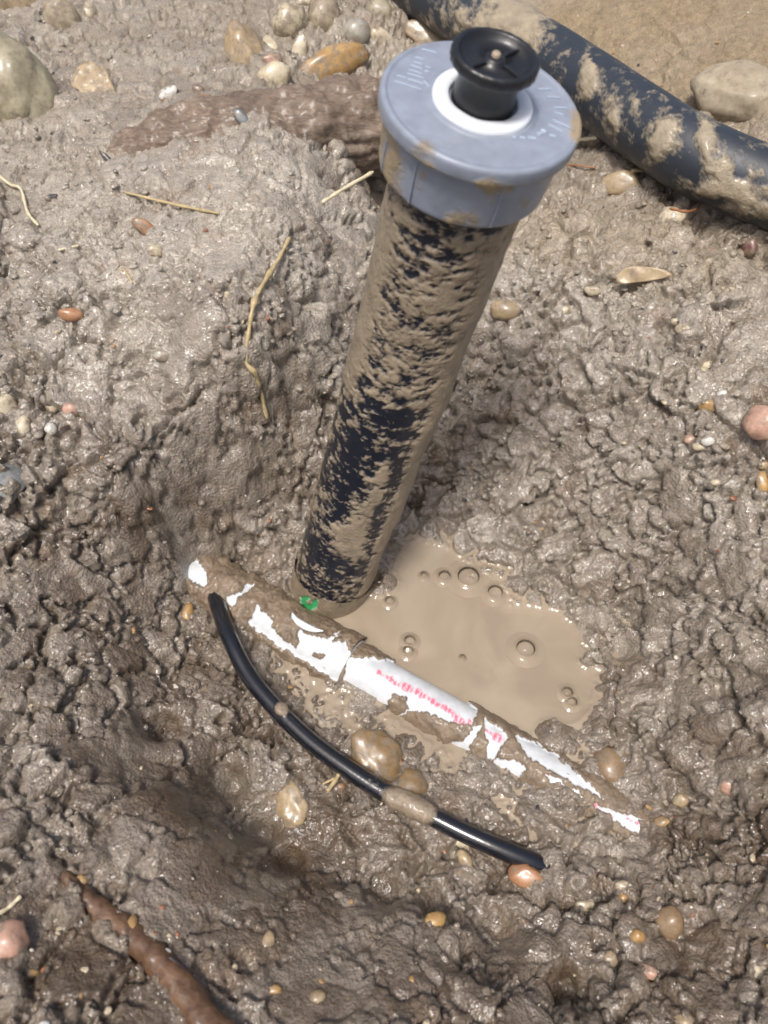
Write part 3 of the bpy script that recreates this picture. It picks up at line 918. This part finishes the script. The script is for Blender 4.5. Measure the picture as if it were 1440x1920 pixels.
# branch of the tee that takes the upright pipe, with green paint
bdir = dirb
b0 = pbot-bdir*.075; b1 = pbot-bdir*.008
k = np.linspace(0, 1, 60)[:, None]
p, nn_, s_, t_ = tube_pts(b0*(1-k)+b1*k, .0545+.0*k[:, 0], 140)
x, y, d = proj(p)
jx_, jy_ = x+3*fbm(p, 120, 3, 590), y+3*fbm(p, 120, 3, 591)
_old = [[(584,1100),(606,1098),(624,1104),(620,1116),(612,1108),(600,1112),(590,1108)], [(566,1118),(580,1116),(584,1122),(576,1124),(580,1132),(590,1122),(596,1122),(594,1136),(580,1144),(568,1142)]]
gm = np.zeros(len(p), bool)
for g in gpolys: gm |= inpoly(jx_, jy_, g)
mud_ = np.where(gm, .2+.2*fbm(p, 150, 2, 592), .82+.2*fbm(p, 70, 3, 593))
tint_ = np.where(gm[:, None], np.array([.06, .36, .13]), np.array([.72, .74, .75]))
br = mesh_obj('branch_socket', p+nn_*(sstep(.5, .8, mud_)*.003)[:, None], tube_faces(60, 140), mat_mudmix('painted_socket_with_mud', (.7,)*3, .35, mudcol=(.26, .205, .14), extra='tint', edge=.08), attrs={'mud': np.clip(mud_, 0, 1), 'tint': tint_})
adopt(br, white_root)
# sliver of the socket's rim showing through the mud
cr_ = [PZ(548,1150,.052), PZ(556,1163,.050), PZ(572,1174,.049), PZ(590,1181,.049), PZ(606,1183,.05)]
cp_ = catmull(cr_, 30)
rr = .0045*np.sin(np.linspace(.15, math.pi-.05, len(cp_)))+.0004
p, nn_, s_, t_ = tube_pts(cp_, rr, 10)
adopt(mesh_obj('socket_lip', p, tube_faces(len(cp_), 10), WHITE_RING), br)

# ------------------------------------------------------------------ black cable looping over the pit floor
cpts = [(372,1050,-.06),(392,1085,-.02),(404,1122,.026),(430,1195,.040),(466,1265,.036),(515,1325,.033),(580,1388,.030),(650,1440,.029),(720,1485,.028),(790,1520,.028),(860,1556,.028),(930,1588,.026),(1000,1617,.018),(1050,1640,.000),(1090,1655,-.03),(1120,1668,-.05)]
cc = catmull([PZ(*c) for c in cpts], 340)
p, nn_, s_, t_ = tube_pts(cc, .0112, 40)
x, y, d = proj(p)
cm = .16+.25*fbm(p, 45, 4, 600)
for cx, cy, r_, a_ in [(528,1329,14,.75),(745,1497,30,.62),(785,1518,38,.75),(700,1470,20,.25),(385,1085,16,.8),(405,1105,14,.35),(1060,1640,14,.3)]:
    cm += a_*np.exp(-(((x-cx)**2+(y-cy)**2)/r_**2)**1.5)
cm = np.clip(cm, 0, 1)
p = p+nn_*(sstep(.5, .75, cm)*(.0008+.003*np.clip(.5+fbm(p, 90, 4, 610, .6)*1.5, 0, 1.4)))[:, None]
cable = mesh_obj('cable', p, tube_faces(len(cc), 40), mat_mudmix('black_cable_sheath', (.009, .010, .014), .20, mudcol=(.27, .21, .145), spec=.6, coat=.4), attrs={'mud': cm})
tag(cable, 'shiny black cable curving over the mud below the white pipe', 'cable')

# ------------------------------------------------------------------ thick black pipe across the top right
bp = [(640,-110,.40),(780,-25,.40),(900,42,.398),(1000,92,.396),(1100,158,.394),(1200,228,.392),(1300,292,.388),(1440,352,.372),(1600,405,.355),(1800,450,.34)]
bc = catmull([PZ(*c) for c in bp], 360)
p, nn_, s_, t_ = tube_pts(bc, .049, 130)
x, y, d = proj(p)
bl = fbm(p, 46, 6, 640, .72); ln = fbm(p, 14, 3, 650)
bm_ = .30+bl*.95
for cx, cy, rx, ry, a_ in [(965,25,42,60,.75),(1000,60,26,30,.35),(1100,130,14,26,.5),(1105,165,22,20,.5),(1150,210,16,30,.4),(1245,250,22,36,.65),(1232,275,16,20,.4),(1325,270,14,60,.65),(1360,320,18,34,.6),(1385,360,40,22,.55),(1440,392,50,18,.5),(1190,190,10,24,.3),(860,20,50,30,.25),(900,60,40,26,.25),(1330,352,40,12,.4)]:
    bm_ += a_*np.exp(-((x-cx)/rx)**2-((y-cy)/ry)**2)
bm_ = np.clip(bm_, 0, 1)
p = p+nn_*(sstep(.48, .8, bm_)*(.002+.004*np.clip(.5+ln, 0, 1)))[:, None]
big_pipe = mesh_obj('surface_pipe', p, tube_faces(len(bc), 130), mat_mudmix('thick_black_pipe_with_mud', (.026, .032, .042), .46, mudcol=(.33, .27, .185), spec=.6, edge=.14), attrs={'mud': bm_})
tag(big_pipe, 'thick black pipe with mud clinging to it crossing behind the grey cap', 'pipe')

# ------------------------------------------------------------------ half-buried timber and root
WOOD = mat_wood('rotten_timber', (.085, .058, .041), (.30, .22, .155), (1, 9, 9))
tc = catmull([PZ(190,325,.313), PZ(300,300,.323), PZ(420,275,.333), PZ(560,255,.333), PZ(680,238,.328), PZ(790,222,.318)], 170)
rr = np.interp(np.linspace(0, 1, len(tc)), [0, .1, .25, .5, .8, 1], [.02, .05, .064, .070, .072, .065])
p, nn_, s_, t_ = tube_pts(tc, rr, 120)
q = np.c_[np.cos(t_)*.05, np.sin(t_)*.05, s_*.16]
p = p+nn_*(fbm(q, 70, 5, 700, .6)*.013+fbm(p, 22, 5, 705, .6)*.026-.006*sstep(.8, .98, 1-np.abs(fbm(q, 24, 3, 710))*3))[:, None]
timber = mesh_obj('timber', p, tube_faces(len(tc), 120), WOOD)
tag(timber, 'rotten brown timber sunk in the clay left of the grey cap', 'timber')
ROOT = mat_wood('wet_root', (.070, .034, .016), (.17, .090, .045), (3, 3, 3))
r0 = [hit(120,1640)[0], hit(190,1710)[0], hit(275,1780)[0], hit(345,1860)[0], hit(420,1960)[0]]
rp = catmull([np.array(a)+np.array([0, 0, -.001]) for a in r0], 120)
p, nn_, s_, t_ = tube_pts(rp, np.interp(np.linspace(0, 1, len(rp)), [0, .3, 1], [.006, .011, .014]), 40)
p = p+nn_*(fbm(p, 60, 4, 730)*.005)[:, None]
root = mesh_obj('root', p, tube_faces(len(rp), 40), ROOT)
tag(root, 'dark reddish-brown root lying in the mud at the bottom left', 'root')

# ------------------------------------------------------------------ stones
def ico(sub):
    bm = bmesh.new()
    bmesh.ops.create_icosphere(bm, subdivisions=sub, radius=1)
    v = np.array([list(a.co) for a in bm.verts]); f = np.array([[a.index for a in q.verts] for q in bm.faces])
    bm.free()
    return v, f
ICO = {k: ico(k) for k in (1, 2, 3, 4)}
SM = {
 'cream': mat_stone('cream_stone', (.42, .345, .225), (.62, .54, .39)),
 'tan': mat_stone('tan_stone', (.27, .19, .105), (.42, .32, .19)),
 'ochre': mat_stone('ochre_stone', (.30, .165, .055), (.47, .30, .12)),
 'orange': mat_stone('orange_stone', (.27, .125, .06), (.42, .22, .11)),
 'grey': mat_stone('grey_stone', (.27, .25, .20), (.42, .39, .32)),
 'olive': mat_stone('olive_grey_stone', (.24, .21, .135), (.40, .355, .24), .4, 18, .3),
 'pale': mat_stone('pale_stone', (.52, .49, .44), (.70, .68, .62)),
 'pink': mat_stone('pink_stone', (.42, .24, .17), (.56, .36, .27)),
 'slate': mat_stone('slate', (.10, .11, .11), (.19, .20, .20), .35, 20, .5),
 'dark': mat_stone('dark_stone', (.03, .028, .03), (.08, .07, .07)),
 'plum': mat_stone('plum_stone', (.10, .035, .035), (.18, .07, .07)),
 'mudrock': mat_stone('mud_caked_rock', (.28, .225, .15), (.44, .37, .265), .5, 14, .25),
 'amber': mat_stone('amber_stone', (.17, .105, .045), (.29, .19, .09), .35, 18, .5),
 'brown': mat_stone('brown_stone', (.16, .10, .05), (.27, .18, .10)),
}
def stone(px_, py_, rx, ry, rot, mat, label, cat='stone', flat=.7, sink=.5, ang=.0, name='stone', seed=None, group=None, sub=None, boxy=0.0):
    """rx, ry: half sizes in photo pixels at that spot; rot: degrees in the picture plane (clockwise)"""
    loc, nor = hit(px_, py_)
    d = (np.array(loc)-CAM)@FWD
    sc = d/FPX
    seed = seed if seed is not None else int(px_*7+py_*13)
    sub = sub or (4 if max(rx, ry) > 45 else 3 if max(rx, ry) > 13 else 2)
    v, f = ICO[sub]
    off = np.array([seed % 97, seed % 53, seed % 31])*.37
    rad = 1+.55*fbm(v*.5+off, 1.7, 3, seed)+.14*fbm(v+off, 4, 4, seed+1)
    w = v*rad[:, None]
    ang = max(ang, .3)
    if boxy or ang:
        rs = np.random.RandomState(seed)
        for k in range(int(9*max(ang, boxy))+2):                # chip flat facets
            n_ = rs.normal(size=3); n_ /= np.linalg.norm(n_)
            lim = rs.uniform(.5, .8)
            ex = np.maximum(w@n_-lim, 0)
            w = w-ex[:, None]*n_*max(ang, boxy)
    # frame: mostly aligned with the view so the outline keeps its proportions, lying on the ground
    vd = np.array(loc)-CAM; vd /= np.linalg.norm(vd)
    n3 = np.array(nor)*.4-vd*.8; n3 /= np.linalg.norm(n3)
    a = math.radians(rot)
    e1 = RGT*math.cos(a)-UPV*math.sin(a)
    e1 = e1-n3*(e1@n3); e1 /= np.linalg.norm(e1)
    e2 = np.cross(n3, e1)
    hx, hy = rx*sc, ry*sc
    hz = min(hx, hy)*flat
    co = w[:, :1]*e1*hx+w[:, 1:2]*e2*hy+w[:, 2:3]*n3*hz
    o = mesh_obj(name, co, f, SM[mat])
    o.location = np.array(loc)+n3*hz*(1-2*sink)*.9
    tag(o, label, cat, group)
    return o

ST = [
 # px, py, rx, ry, rot, mat, label, opts
 (38,175,66,92,-12,'olive','large rounded olive-grey stone cut by the left edge of the photo',dict(flat=.8,sink=.3)),
 (30,2,44,30,0,'tan','rounded tan stone in the top left corner',dict()),
 (110,30,36,34,20,'mudrock','pale mud-caked lump beside the top left corner stone',dict(ang=.4)),
 (170,22,14,16,0,'cream','small yellowish stone right of the mud-caked lump at top left',dict()),
 (456,103,33,56,-14,'tan','egg-shaped brown pebble with dark pits, left end of the pebble cluster',dict(flat=.7,sink=.25)),
 (545,50,38,36,20,'cream','smooth cream oval pebble at the top of the pebble cluster',dict(flat=.8,sink=.25)),
 (516,148,32,26,-20,'cream','flat cream pebble lowest in the pebble cluster',dict(flat=.5,sink=.3)),
 (560,98,15,30,24,'cream','narrow yellowish flake leaning beside the cream oval pebble',dict(flat=.6,ang=.6,sink=.2)),
 (507,85,10,22,-40,'cream','thin yellow flake between the pitted pebble and the cream oval one',dict(flat=.6,ang=.6,sink=.2)),
 (511,113,19,13,0,'pink','small shiny pinkish-brown pebble in the middle of the pebble cluster',dict(sink=.25)),
 (618,122,76,34,-16,'ochre','long flat ochre flake of stone at the right of the pebble cluster',dict(flat=.45,ang=.5,sink=.15)),
 (672,62,28,28,0,'grey','translucent grey round pebble above the ochre flake',dict(sink=.2)),
 (715,70,24,16,10,'cream','yellow-bottomed pebble touching the grey round pebble',dict()),
 (606,25,30,42,0,'mudrock','mud-coated oblong stone at the top edge above the grey round pebble',dict(ang=.3)),
 (715,22,30,20,30,'olive','dull brown stone at the top edge left of the thick black pipe',dict(ang=.4)),
 (818,72,60,20,22,'tan','long brown stone wedged behind the grey cap under the thick pipe',dict(ang=.5,flat=.5)),
 (565,3,24,12,0,'cream','cream stone cut by the top edge above the pebble cluster',dict()),
 (388,192,17,13,20,'orange','bright orange wet pebble on the clay right of the dead leaf',dict(sink=.3)),
 (372,168,13,9,30,'plum','shiny plum-coloured pebble touching the orange one',dict(sink=.3)),
 (455,222,20,10,40,'slate','dark blue-grey chip at the upper edge of the timber',dict(ang=.6)),
 (314,176,20,12,-30,'pale','pale stone sliver left of the orange wet pebble',dict(ang=.3)),
 (1380,178,92,66,14,'mudrock','big pale mud-caked rock behind the thick black pipe at right',dict(flat=.7,sink=.35,ang=.7)),
 (1163,345,34,23,0,'tan','round tan stone disc on the dark soil right of the grey cap',dict(flat=.35,sink=.2)),
 (1120,262,20,22,0,'tan','brown stone tucked between the grey cap and the thick pipe',dict(ang=.3)),
 (1258,412,24,26,-10,'cream','pale yellow chunk with a thin orange twig across it',dict(ang=.5)),
 (1005,551,24,11,8,'cream','yellow stone on the wet clay just right of the standing pipe',dict(ang=.4)),
 (948,582,30,21,0,'tan','rounded brown stone half sunk at the right side of the standing pipe',dict(sink=.5)),
 (1060,585,11,12,0,'cream','small cream stone right of the yellow stone by the standing pipe',dict()),
 (1110,545,16,9,10,'cream','thin yellowish chip up the right bank',dict(ang=.5)),
 (1322,693,17,16,0,'cream','round yellow pebble in the middle of the right bank',dict()),
 (1296,708,8,9,0,'pale','tiny pale pebble left of the round yellow one on the right bank',dict()),
 (1328,760,19,17,0,'ochre','yellow-orange pebble below the round yellow one on the right bank',dict(ang=.4)),
 (1354,738,9,7,0,'pale','tiny white pebble above the yellow-orange pebble',dict()),
 (1281,618,15,11,0,'cream','cream and orange chip high on the right bank',dict(ang=.4)),
 (1268,604,10,8,0,'cream','little cream chip above the cream and orange chip',dict()),
 (1327,828,13,10,-20,'pale','upper of two cream pebbles low on the right bank',dict()),
 (1310,838,13,8,0,'cream','lower of two cream pebbles low on the right bank',dict()),
 (1292,823,10,10,0,'pink','tan pebble beside the two cream pebbles on the right bank',dict()),
 (1424,792,36,32,20,'pink','pink-brown stone jutting from the right edge of the photo',dict(ang=.6,sink=.1,flat=.9)),
 (1432,872,11,10,0,'tan','small tan stone under the pink-brown one at the right edge',dict()),
 (1430,905,13,22,0,'ochre','yellowish stone at the right edge, lowest under the pink-brown one',dict()),
 (1405,468,14,18,0,'plum','dark plum stone in the shadow near the right edge',dict(ang=.5)),
 (10,770,22,34,0,'cream','yellow-cream stone at the left edge above the grey slate',dict(ang=.4)),
 (44,800,14,20,0,'cream','cream pebble right of the yellow-cream stone at the left edge',dict()),
 (38,828,20,8,-10,'pale','shiny white pebble just above the slate',dict()),
 (96,804,11,13,-30,'pale','white pebble alone on the left bank',dict()),
 (98,764,12,12,0,'cream','small cream pebble up-left of the glossy lump on the left bank',dict()),
 (134,770,16,16,30,'pink','glossy pinkish pebble on the left bank',dict()),
 (8,905,34,66,24,'slate','grey slab of slate at the left edge',dict(flat=.4,ang=.8)),
 (135,590,24,14,0,'orange','dull orange stone bedded in grey clay on the upper left bank',dict(sink=.45)),
 (274,428,30,16,42,'orange','orange and white broken flint on the pale clay',dict(ang=.6)),
 (292,470,16,13,0,'cream','cream pebble below the orange broken flint',dict()),
 (425,553,18,9,15,'cream','yellowish chip on the pale clay left of the bent straw',dict(ang=.4)),
 (375,542,8,9,0,'pale','small white pebble left of the yellowish chip',dict()),
 (305,668,22,11,10,'grey','pale grey stone at the crumbly edge of the clay shelf',dict(ang=.4)),
 (98,370,14,7,-15,'dark','small black chip on the pale clay at left',dict(ang=.5)),
 (203,298,19,7,42,'dark','thin dark splinter of stone below the dead leaf',dict(ang=.6)),
 (352,1150,12,18,10,'ochre','amber pebble beside the upper end of the cable',dict(sink=.4)),
 (712,1425,48,62,-35,'amber','large amber stone in the mud behind the middle of the cable',dict(sink=.62,flat=.5)),
 (772,1475,32,36,20,'amber','brown stone partly hidden by the cable beside the large amber stone',dict(sink=.6)),
 (545,1510,34,46,-25,'tan','broad tan stone bedded in mud below the cable',dict(sink=.62,ang=.4)),
 (640,1474,8,7,0,'orange','tiny orange stone by the forked twig under the cable',dict()),
 (533,1419,7,6,0,'ochre','tiny yellow stone on the crumbly mud left of the cable',dict()),
 (870,1577,22,14,15,'cream','cream pebble peeping out under the cable',dict(sink=.3)),
 (872,1610,14,18,-35,'tan','yellow-brown pebble below the cream pebble under the cable',dict()),
 (982,1642,34,22,5,'orange','wet orange-brown stone below the lower end of the cable',dict(sink=.6)),
 (1098,1698,20,12,12,'cream','pale yellow flake on the mud below the end of the cable',dict(ang=.5)),
 (1168,1660,15,9,0,'cream','cream pebble below the tip of the white pipe',dict()),
 (1168,1685,10,11,0,'ochre','ochre pebble just under the cream pebble below the white pipe tip',dict()),
 (1255,1730,26,30,0,'brown','dark amber stone at the lower right',dict(sink=.62)),
 (1195,1755,14,14,40,'ochre','amber pebble left of the dark amber stone at the lower right',dict()),
 (1144,1797,13,16,0,'tan','yellow-brown pebble left of the pink pebble at the lower right',dict()),
 (1216,1822,17,12,35,'pink','pink pebble at the lower right',dict()),
 (1422,1820,17,14,0,'cream','yellow pebble at the right edge near the bottom',dict()),
 (1280,1915,22,12,0,'tan','tan pebble cut by the bottom edge at the lower right',dict()),
 (816,1726,22,16,0,'ochre','dull ochre stone in the dark hollow under the mud slab',dict(sink=.4)),
 (502,1765,12,18,0,'tan','upright tan stone in the mud near the bottom',dict()),
 (516,1855,14,8,0,'ochre','shiny tan pebble below the upright tan stone',dict()),
 (594,1870,18,12,0,'tan','tan stone right of the shiny tan pebble near the bottom',dict()),
 (772,1837,6,8,0,'ochre','tiny orange-yellow grain near the bottom centre',dict()),
 (247,1732,11,17,0,'ochre','amber pebble beside the brown root',dict()),
 (150,1655,16,14,-40,'ochre','gold-coloured pebble above the brown root',dict()),
 (20,1760,36,32,0,'pink','dull pink stone at the bottom left edge',dict(sink=.45)),
 (60,1826,14,8,0,'ochre','orange pebble under the dull pink stone at bottom left',dict()),
 (82,1923,12,9,0,'pale','bluish-white pebble cut by the bottom edge at left',dict()),
 (312,1790,9,12,0,'pale','pale pebble by the dark splinter right of the brown root',dict()),
 (1276,1500,15,14,0,'tan','brown pebble right of the white pipe tip',dict()),
 (1240,1540,14,10,0,'ochre','ochre pebble touching the tip of the white pipe',dict()),
 (1368,1475,20,15,0,'pink','pinkish stone in dark mud near the right edge',dict(sink=.45)),
 (1150,1430,34,40,-30,'brown','smooth brown stone under the mud right of the puddle end',dict(sink=.74)),
 (1340,905,10,7,0,'cream','tiny cream stone on the right bank above the dark crack',dict()),
]
for r in ST:
    o = stone(*r[:7], **r[7])
# pits of the egg-shaped pebble
pit_parent = [o for o in C.objects if o.get('label', '').startswith('egg-shaped')][0]

# ------------------------------------------------------------------ straws, twigs, leaf
STRAW = mat_plain('straw', (.44, .34, .18), .45, .25, 150)
STRAWP = mat_plain('pale_straw', (.62, .54, .36), .45, .2, 150)
TWIG = mat_plain('brown_twig', (.30, .13, .05), .5, .25, 150)
def strand(name, pts, wpx, mat, label, cat, lift=.004, node=None):
    q = []
    for p_ in pts:
        if len(p_) == 3:
            q.append(PZ(*p_))
        else:
            l_, n_ = hit(*p_)
            q.append(np.array(l_)+np.array([0, 0, lift]))
    cp = catmull(q, 12*(len(q)-1))
    d = (cp.mean(0)-CAM)@FWD
    r = wpx*.40*d/FPX
    rr = np.full(len(cp), r)*(1+.15*np.sin(np.arange(len(cp))*.9))
    rr[0] *= .5; rr[-1] *= .4
    for nd in (node or []):
        rr += r*.7*np.exp(-((np.linspace(0, 1, len(cp))-nd)/.025)**2)
    p, n_, s, t = tube_pts(cp, rr, 8)
    o = mesh_obj(name, p, tube_faces(len(cp), 8), mat)
    tag(o, label, cat)
    return o
strand('straw', [(545,460),(520,508),(500,540),(480,580),(470,630),(464,690),(482,715),(492,750),(503,798)], 10, STRAW, 'long bent straw hanging over the clay shelf left of the standing pipe', 'straw', .012, (.2, .38, .72))
strand('straw', [(604,380,.365),(640,357,.37),(700,322,.375)], 9, STRAWP, 'short straight straw touching the pipe just under the grey cap', 'straw', .010)
strand('straw', [(235,364),(290,378),(350,392),(412,404)], 7, STRAW, 'thin straw lying flat on the pale clay below the timber', 'straw', .003)
strand('straw', [(-10,325),(20,352),(42,362),(55,405),(75,430)], 7, STRAWP, 'pale bent stem at the left edge below the big stone', 'straw', .006)
strand('straw', [(0,350),(2,400),(2,455)], 9, STRAW, 'yellow stem running down the very left edge', 'straw', .01)
strand('straw', [(42,62),(20,100),(-6,140)], 12, STRAWP, 'pale stalk lying across the large olive-grey stone', 'straw', .07)
strand('straw', [(1062,287),(1085,285),(1114,282)], 8, STRAWP, 'short pale straw at the right side of the grey cap', 'straw', .02)
strand('straw', [(45,1682),(20,1705),(-10,1722)], 10, STRAWP, 'pale straw at the left edge above the pink stone', 'straw', .006)
strand('straw', [(110,473),(150,464)], 6, STRAWP, 'tiny white straw piece on the clay near the left edge', 'straw', .003)
strand('straw', [(228,505),(240,518),(250,535)], 5, STRAW, 'tiny straw chip on the grey clay', 'straw', .003)
tw = strand('twig', [(640,1440),(634,1460),(614,1488)], 11, STRAW, 'forked yellowish twig sticking out from under the cable', 'twig', .008)
f2_ = strand('fork', [(634,1460),(622,1466),(606,1474)], 6, STRAW, None, None, .008); 
f2_.parent = tw
strand('twig', [(1246,418),(1280,424),(1300,414),(1310,392)], 6, TWIG, 'thin orange twig lying over the pale yellow chunk', 'twig', .022)
strand('twig', [(1060,316),(1085,318),(1115,322)], 4, TWIG, 'thin reddish rootlet on the dark soil right of the cap', 'twig', .006)
strand('straw', [(1180,330),(1215,328),(1243,318)], 8, STRAW, 'yellow stalk right of the round tan disc', 'straw', .008)
strand('twig', [(320,1795),(345,1815),(365,1830)], 8, mat_plain('dark_twig', (.03, .025, .035), .4), 'dark splinter lying right of the brown root', 'twig', .006)

def leaf(px_, py_, outline, mat, label, lift=.006):
    loc, nor = hit(px_, py_)
    d = (np.array(loc)-CAM)@FWD
    sc = d/FPX
    vd = np.array(loc)-CAM; vd /= np.linalg.norm(vd)
    n3 = np.array(nor)*.5-vd*.6; n3 /= np.linalg.norm(n3)
    e1 = RGT-n3*(RGT@n3); e1 /= np.linalg.norm(e1)
    e2 = np.cross(n3, e1)
    o2 = catmull([(x, -y, 0) for x, y in outline+[outline[0]]], 8*len(outline))[:-1]
    vs, fs = [], []
    rings = 6
    n = len(o2)
    for layer in (0, 1):
        for k in range(rings+1):
            s = k/rings
            for x, y, _ in o2:
                xx, yy = x*s, y*s
                h = .05*(xx*xx+yy*yy)/40+2.2*math.sin(xx*.11+1)*math.cos(yy*.16)
                vs.append((e1*xx+e2*yy+n3*(h-layer*1.2))*sc)
    for layer in (0, 1):
        b = layer*(rings+1)*n
        for k in range(rings):
            for j in range(n):
                a = [b+k*n+j, b+k*n+(j+1) % n, b+(k+1)*n+(j+1) % n, b+(k+1)*n+j]
                fs.append(tuple(a if not layer else a[::-1]))
    for j in range(n):
        a, c = rings*n+j, rings*n+(j+1) % n
        m_ = (rings+1)*n
        fs.append((a, c, c+m_, a+m_))
    o = mesh_obj('dead_leaf', vs, fs, mat)
    o.location = np.array(loc)+n3*lift
    tag(o, label, 'leaf')
    return o
LEAF = mat_stone('dead_leaf_tissue', (.34, .245, .14), (.50, .385, .235), .5, 60, .3)
lf = leaf(183, 165, [(-46,5),(-32,-30),(-8,-42),(8,-30),(14,-36),(28,-8),(36,22),(10,28),(-20,26),(-36,30),(-30,12)], LEAF, 'curled tan dead leaf on the clay right of the large olive-grey stone', .008)
lf2 = leaf(1195, 517, [(-40,2),(-20,-14),(10,-16),(44,-10),(60,0),(30,8),(0,12),(-30,14)], LEAF, 'flat brown leaf scrap on the upper right bank', .006)

# ------------------------------------------------------------------ bubbles on the puddle
def mat_bubble():
    m, n, l, b = M('bubble_film')
    out = n['Material Output']
    tr = n.new('ShaderNodeBsdfTransparent'); tr.inputs[0].default_value = (.98, .98, .98, 1)
    gl = n.new('ShaderNodeBsdfGlossy'); gl.inputs['Roughness'].default_value = .06
    fr = n.new('ShaderNodeFresnel'); fr.inputs[0].default_value = 1.18
    mx = n.new('ShaderNodeMixShader')
    l.new(fr.outputs[0], mx.inputs[0]); l.new(tr.outputs[0], mx.inputs[1]); l.new(gl.outputs[0], mx.inputs[2])
    l.new(mx.outputs[0], out.inputs['Surface'])
    n.remove(b)
    return m
BUB = mat_bubble()
BL = [(985,1218,18,'largest bubble floating alone on the right of the puddle'),(878,1083,21,'big bubble at the far shore of the puddle'),(833,1082,11,'small bubble left of the big one at the far shore'),
      (928,1112,14,'bubble against the mud lumps right of the big one'),(768,1203,10,'upper bubble of the small pair near the white pipe'),(765,1222,9,'lower bubble of the small pair near the white pipe'),
      (1063,1300,10,'small bubble at the right shore near the puddle end'),(795,1080,6,'tiny bubble at the far left of the far shore'),(1072,1318,9,'lower small bubble at the right shore'),(867,1233,4,'pinhead bubble in the middle of the puddle'),
      (730,1128,8,'bubble by the mud lump in front of the standing pipe')]
for bx, by, br_, lab in BL:
    loc, nor = hit(bx, by)
    c = PZ(bx, by, .001) if loc.z < .007 else np.array(loc)
    r = br_*((c-CAM)@FWD)/FPX
    prof = [(r*math.cos(a), r*.78*math.sin(a)+.0016) for a in np.linspace(.12, math.pi/2-.02, 12)]
    co, fc = lathe(prof, np.zeros(3), np.array([0, 0, 1.0]), 36)
    o = mesh_obj('bubble', co, fc, BUB)
    mc, mf = lathe([(r*2.1, -.0010), (r*1.7, .0001), (r*1.4, .0010), (r*1.18, .0023), (r*1.04, .0042), (r*.98, .0046)], np.zeros(3), np.array([0, 0, 1.0]), 36)
    mesh_obj('meniscus', mc, mf, puddle.data.materials[0], o)
    o.location = c
    tag(o, lab, 'bubble', 'bubbles in the muddy water')

# ------------------------------------------------------------------ loose crumbs of clay (stuff)
rs = np.random.RandomState(4)
inner = np.where((np.abs(X) < .72) & (Y > 0) & (Y < 1.6) & (POS[:, 2] > .008))[0]
wgt = (crumb[inner]*(.3+patch[inner]))**1.5*(1-sand[inner]*.8)
pick = rs.choice(inner, 3200, p=wgt/wgt.sum())
v1, f1_ = ICO[2]
n_v = len(v1)
cos, fcs, tn, wts = [], [], [], []
for k, i in enumerate(pick):
    r = .0016+.0042*rs.rand()**2.5
    w = v1*(1+.35*fbm(v1+k*.713, 1.3, 2, k % 50))[:, None]
    sc = r*np.array([rs.uniform(.8, 1.5), rs.uniform(.7, 1.2), rs.uniform(.5, .9)])
    a = rs.uniform(0, 6.28)
    w = w*sc
    w = np.c_[w[:, 0]*math.cos(a)-w[:, 1]*math.sin(a), w[:, 0]*math.sin(a)+w[:, 1]*math.cos(a), w[:, 2]]
    cos.append(w+POS[i]+N0[i]*r*.15); fcs.append(f1_+k*n_v)
    tn.append(np.tile(tint[i]*rs.uniform(.8, 1.2), (n_v, 1))); wts.append(np.full(n_v, min(1, wet[i]+.1)))
crumbs = mesh_obj('clay_crumbs', np.concatenate(cos), np.concatenate(fcs), CLAY, attrs={'tint': np.concatenate(tn), 'wet': np.concatenate(wts)})
tag(crumbs, 'loose wet crumbs of clay scattered over the pit', 'clay', kind='stuff')

# fine pale, orange and dark grit pressed into the clay (stuff)
pick = rs.choice(inner, 1500)
GC = np.array([[.55, .47, .33], [.62, .58, .50], [.40, .25, .11], [.33, .14, .07], [.05, .045, .05], [.30, .27, .22]])
cos, fcs, tn, wts = [], [], [], []
for k, i in enumerate(pick):
    r = .0009+.0026*rs.rand()**3
    w = v1*(1+.4*fbm(v1+k*.37, 1.3, 2, k % 40))[:, None]*r*np.array([rs.uniform(.8, 1.7), rs.uniform(.7, 1.1), rs.uniform(.5, .9)])
    a = rs.uniform(0, 6.28)
    w = np.c_[w[:, 0]*math.cos(a)-w[:, 1]*math.sin(a), w[:, 0]*math.sin(a)+w[:, 1]*math.cos(a), w[:, 2]]
    cos.append(w+POS[i]+N0[i]*r*.1); fcs.append(f1_+k*n_v)
    tn.append(np.tile(GC[rs.choice(6, p=[.26, .2, .16, .08, .14, .16])], (n_v, 1))); wts.append(np.full(n_v, .7))
grit = mesh_obj('grit', np.concatenate(cos), np.concatenate(fcs), CLAY, attrs={'tint': np.concatenate(tn), 'wet': np.concatenate(wts)})
tag(grit, 'fine pale and orange grit pressed into the clay', 'grit', kind='stuff')
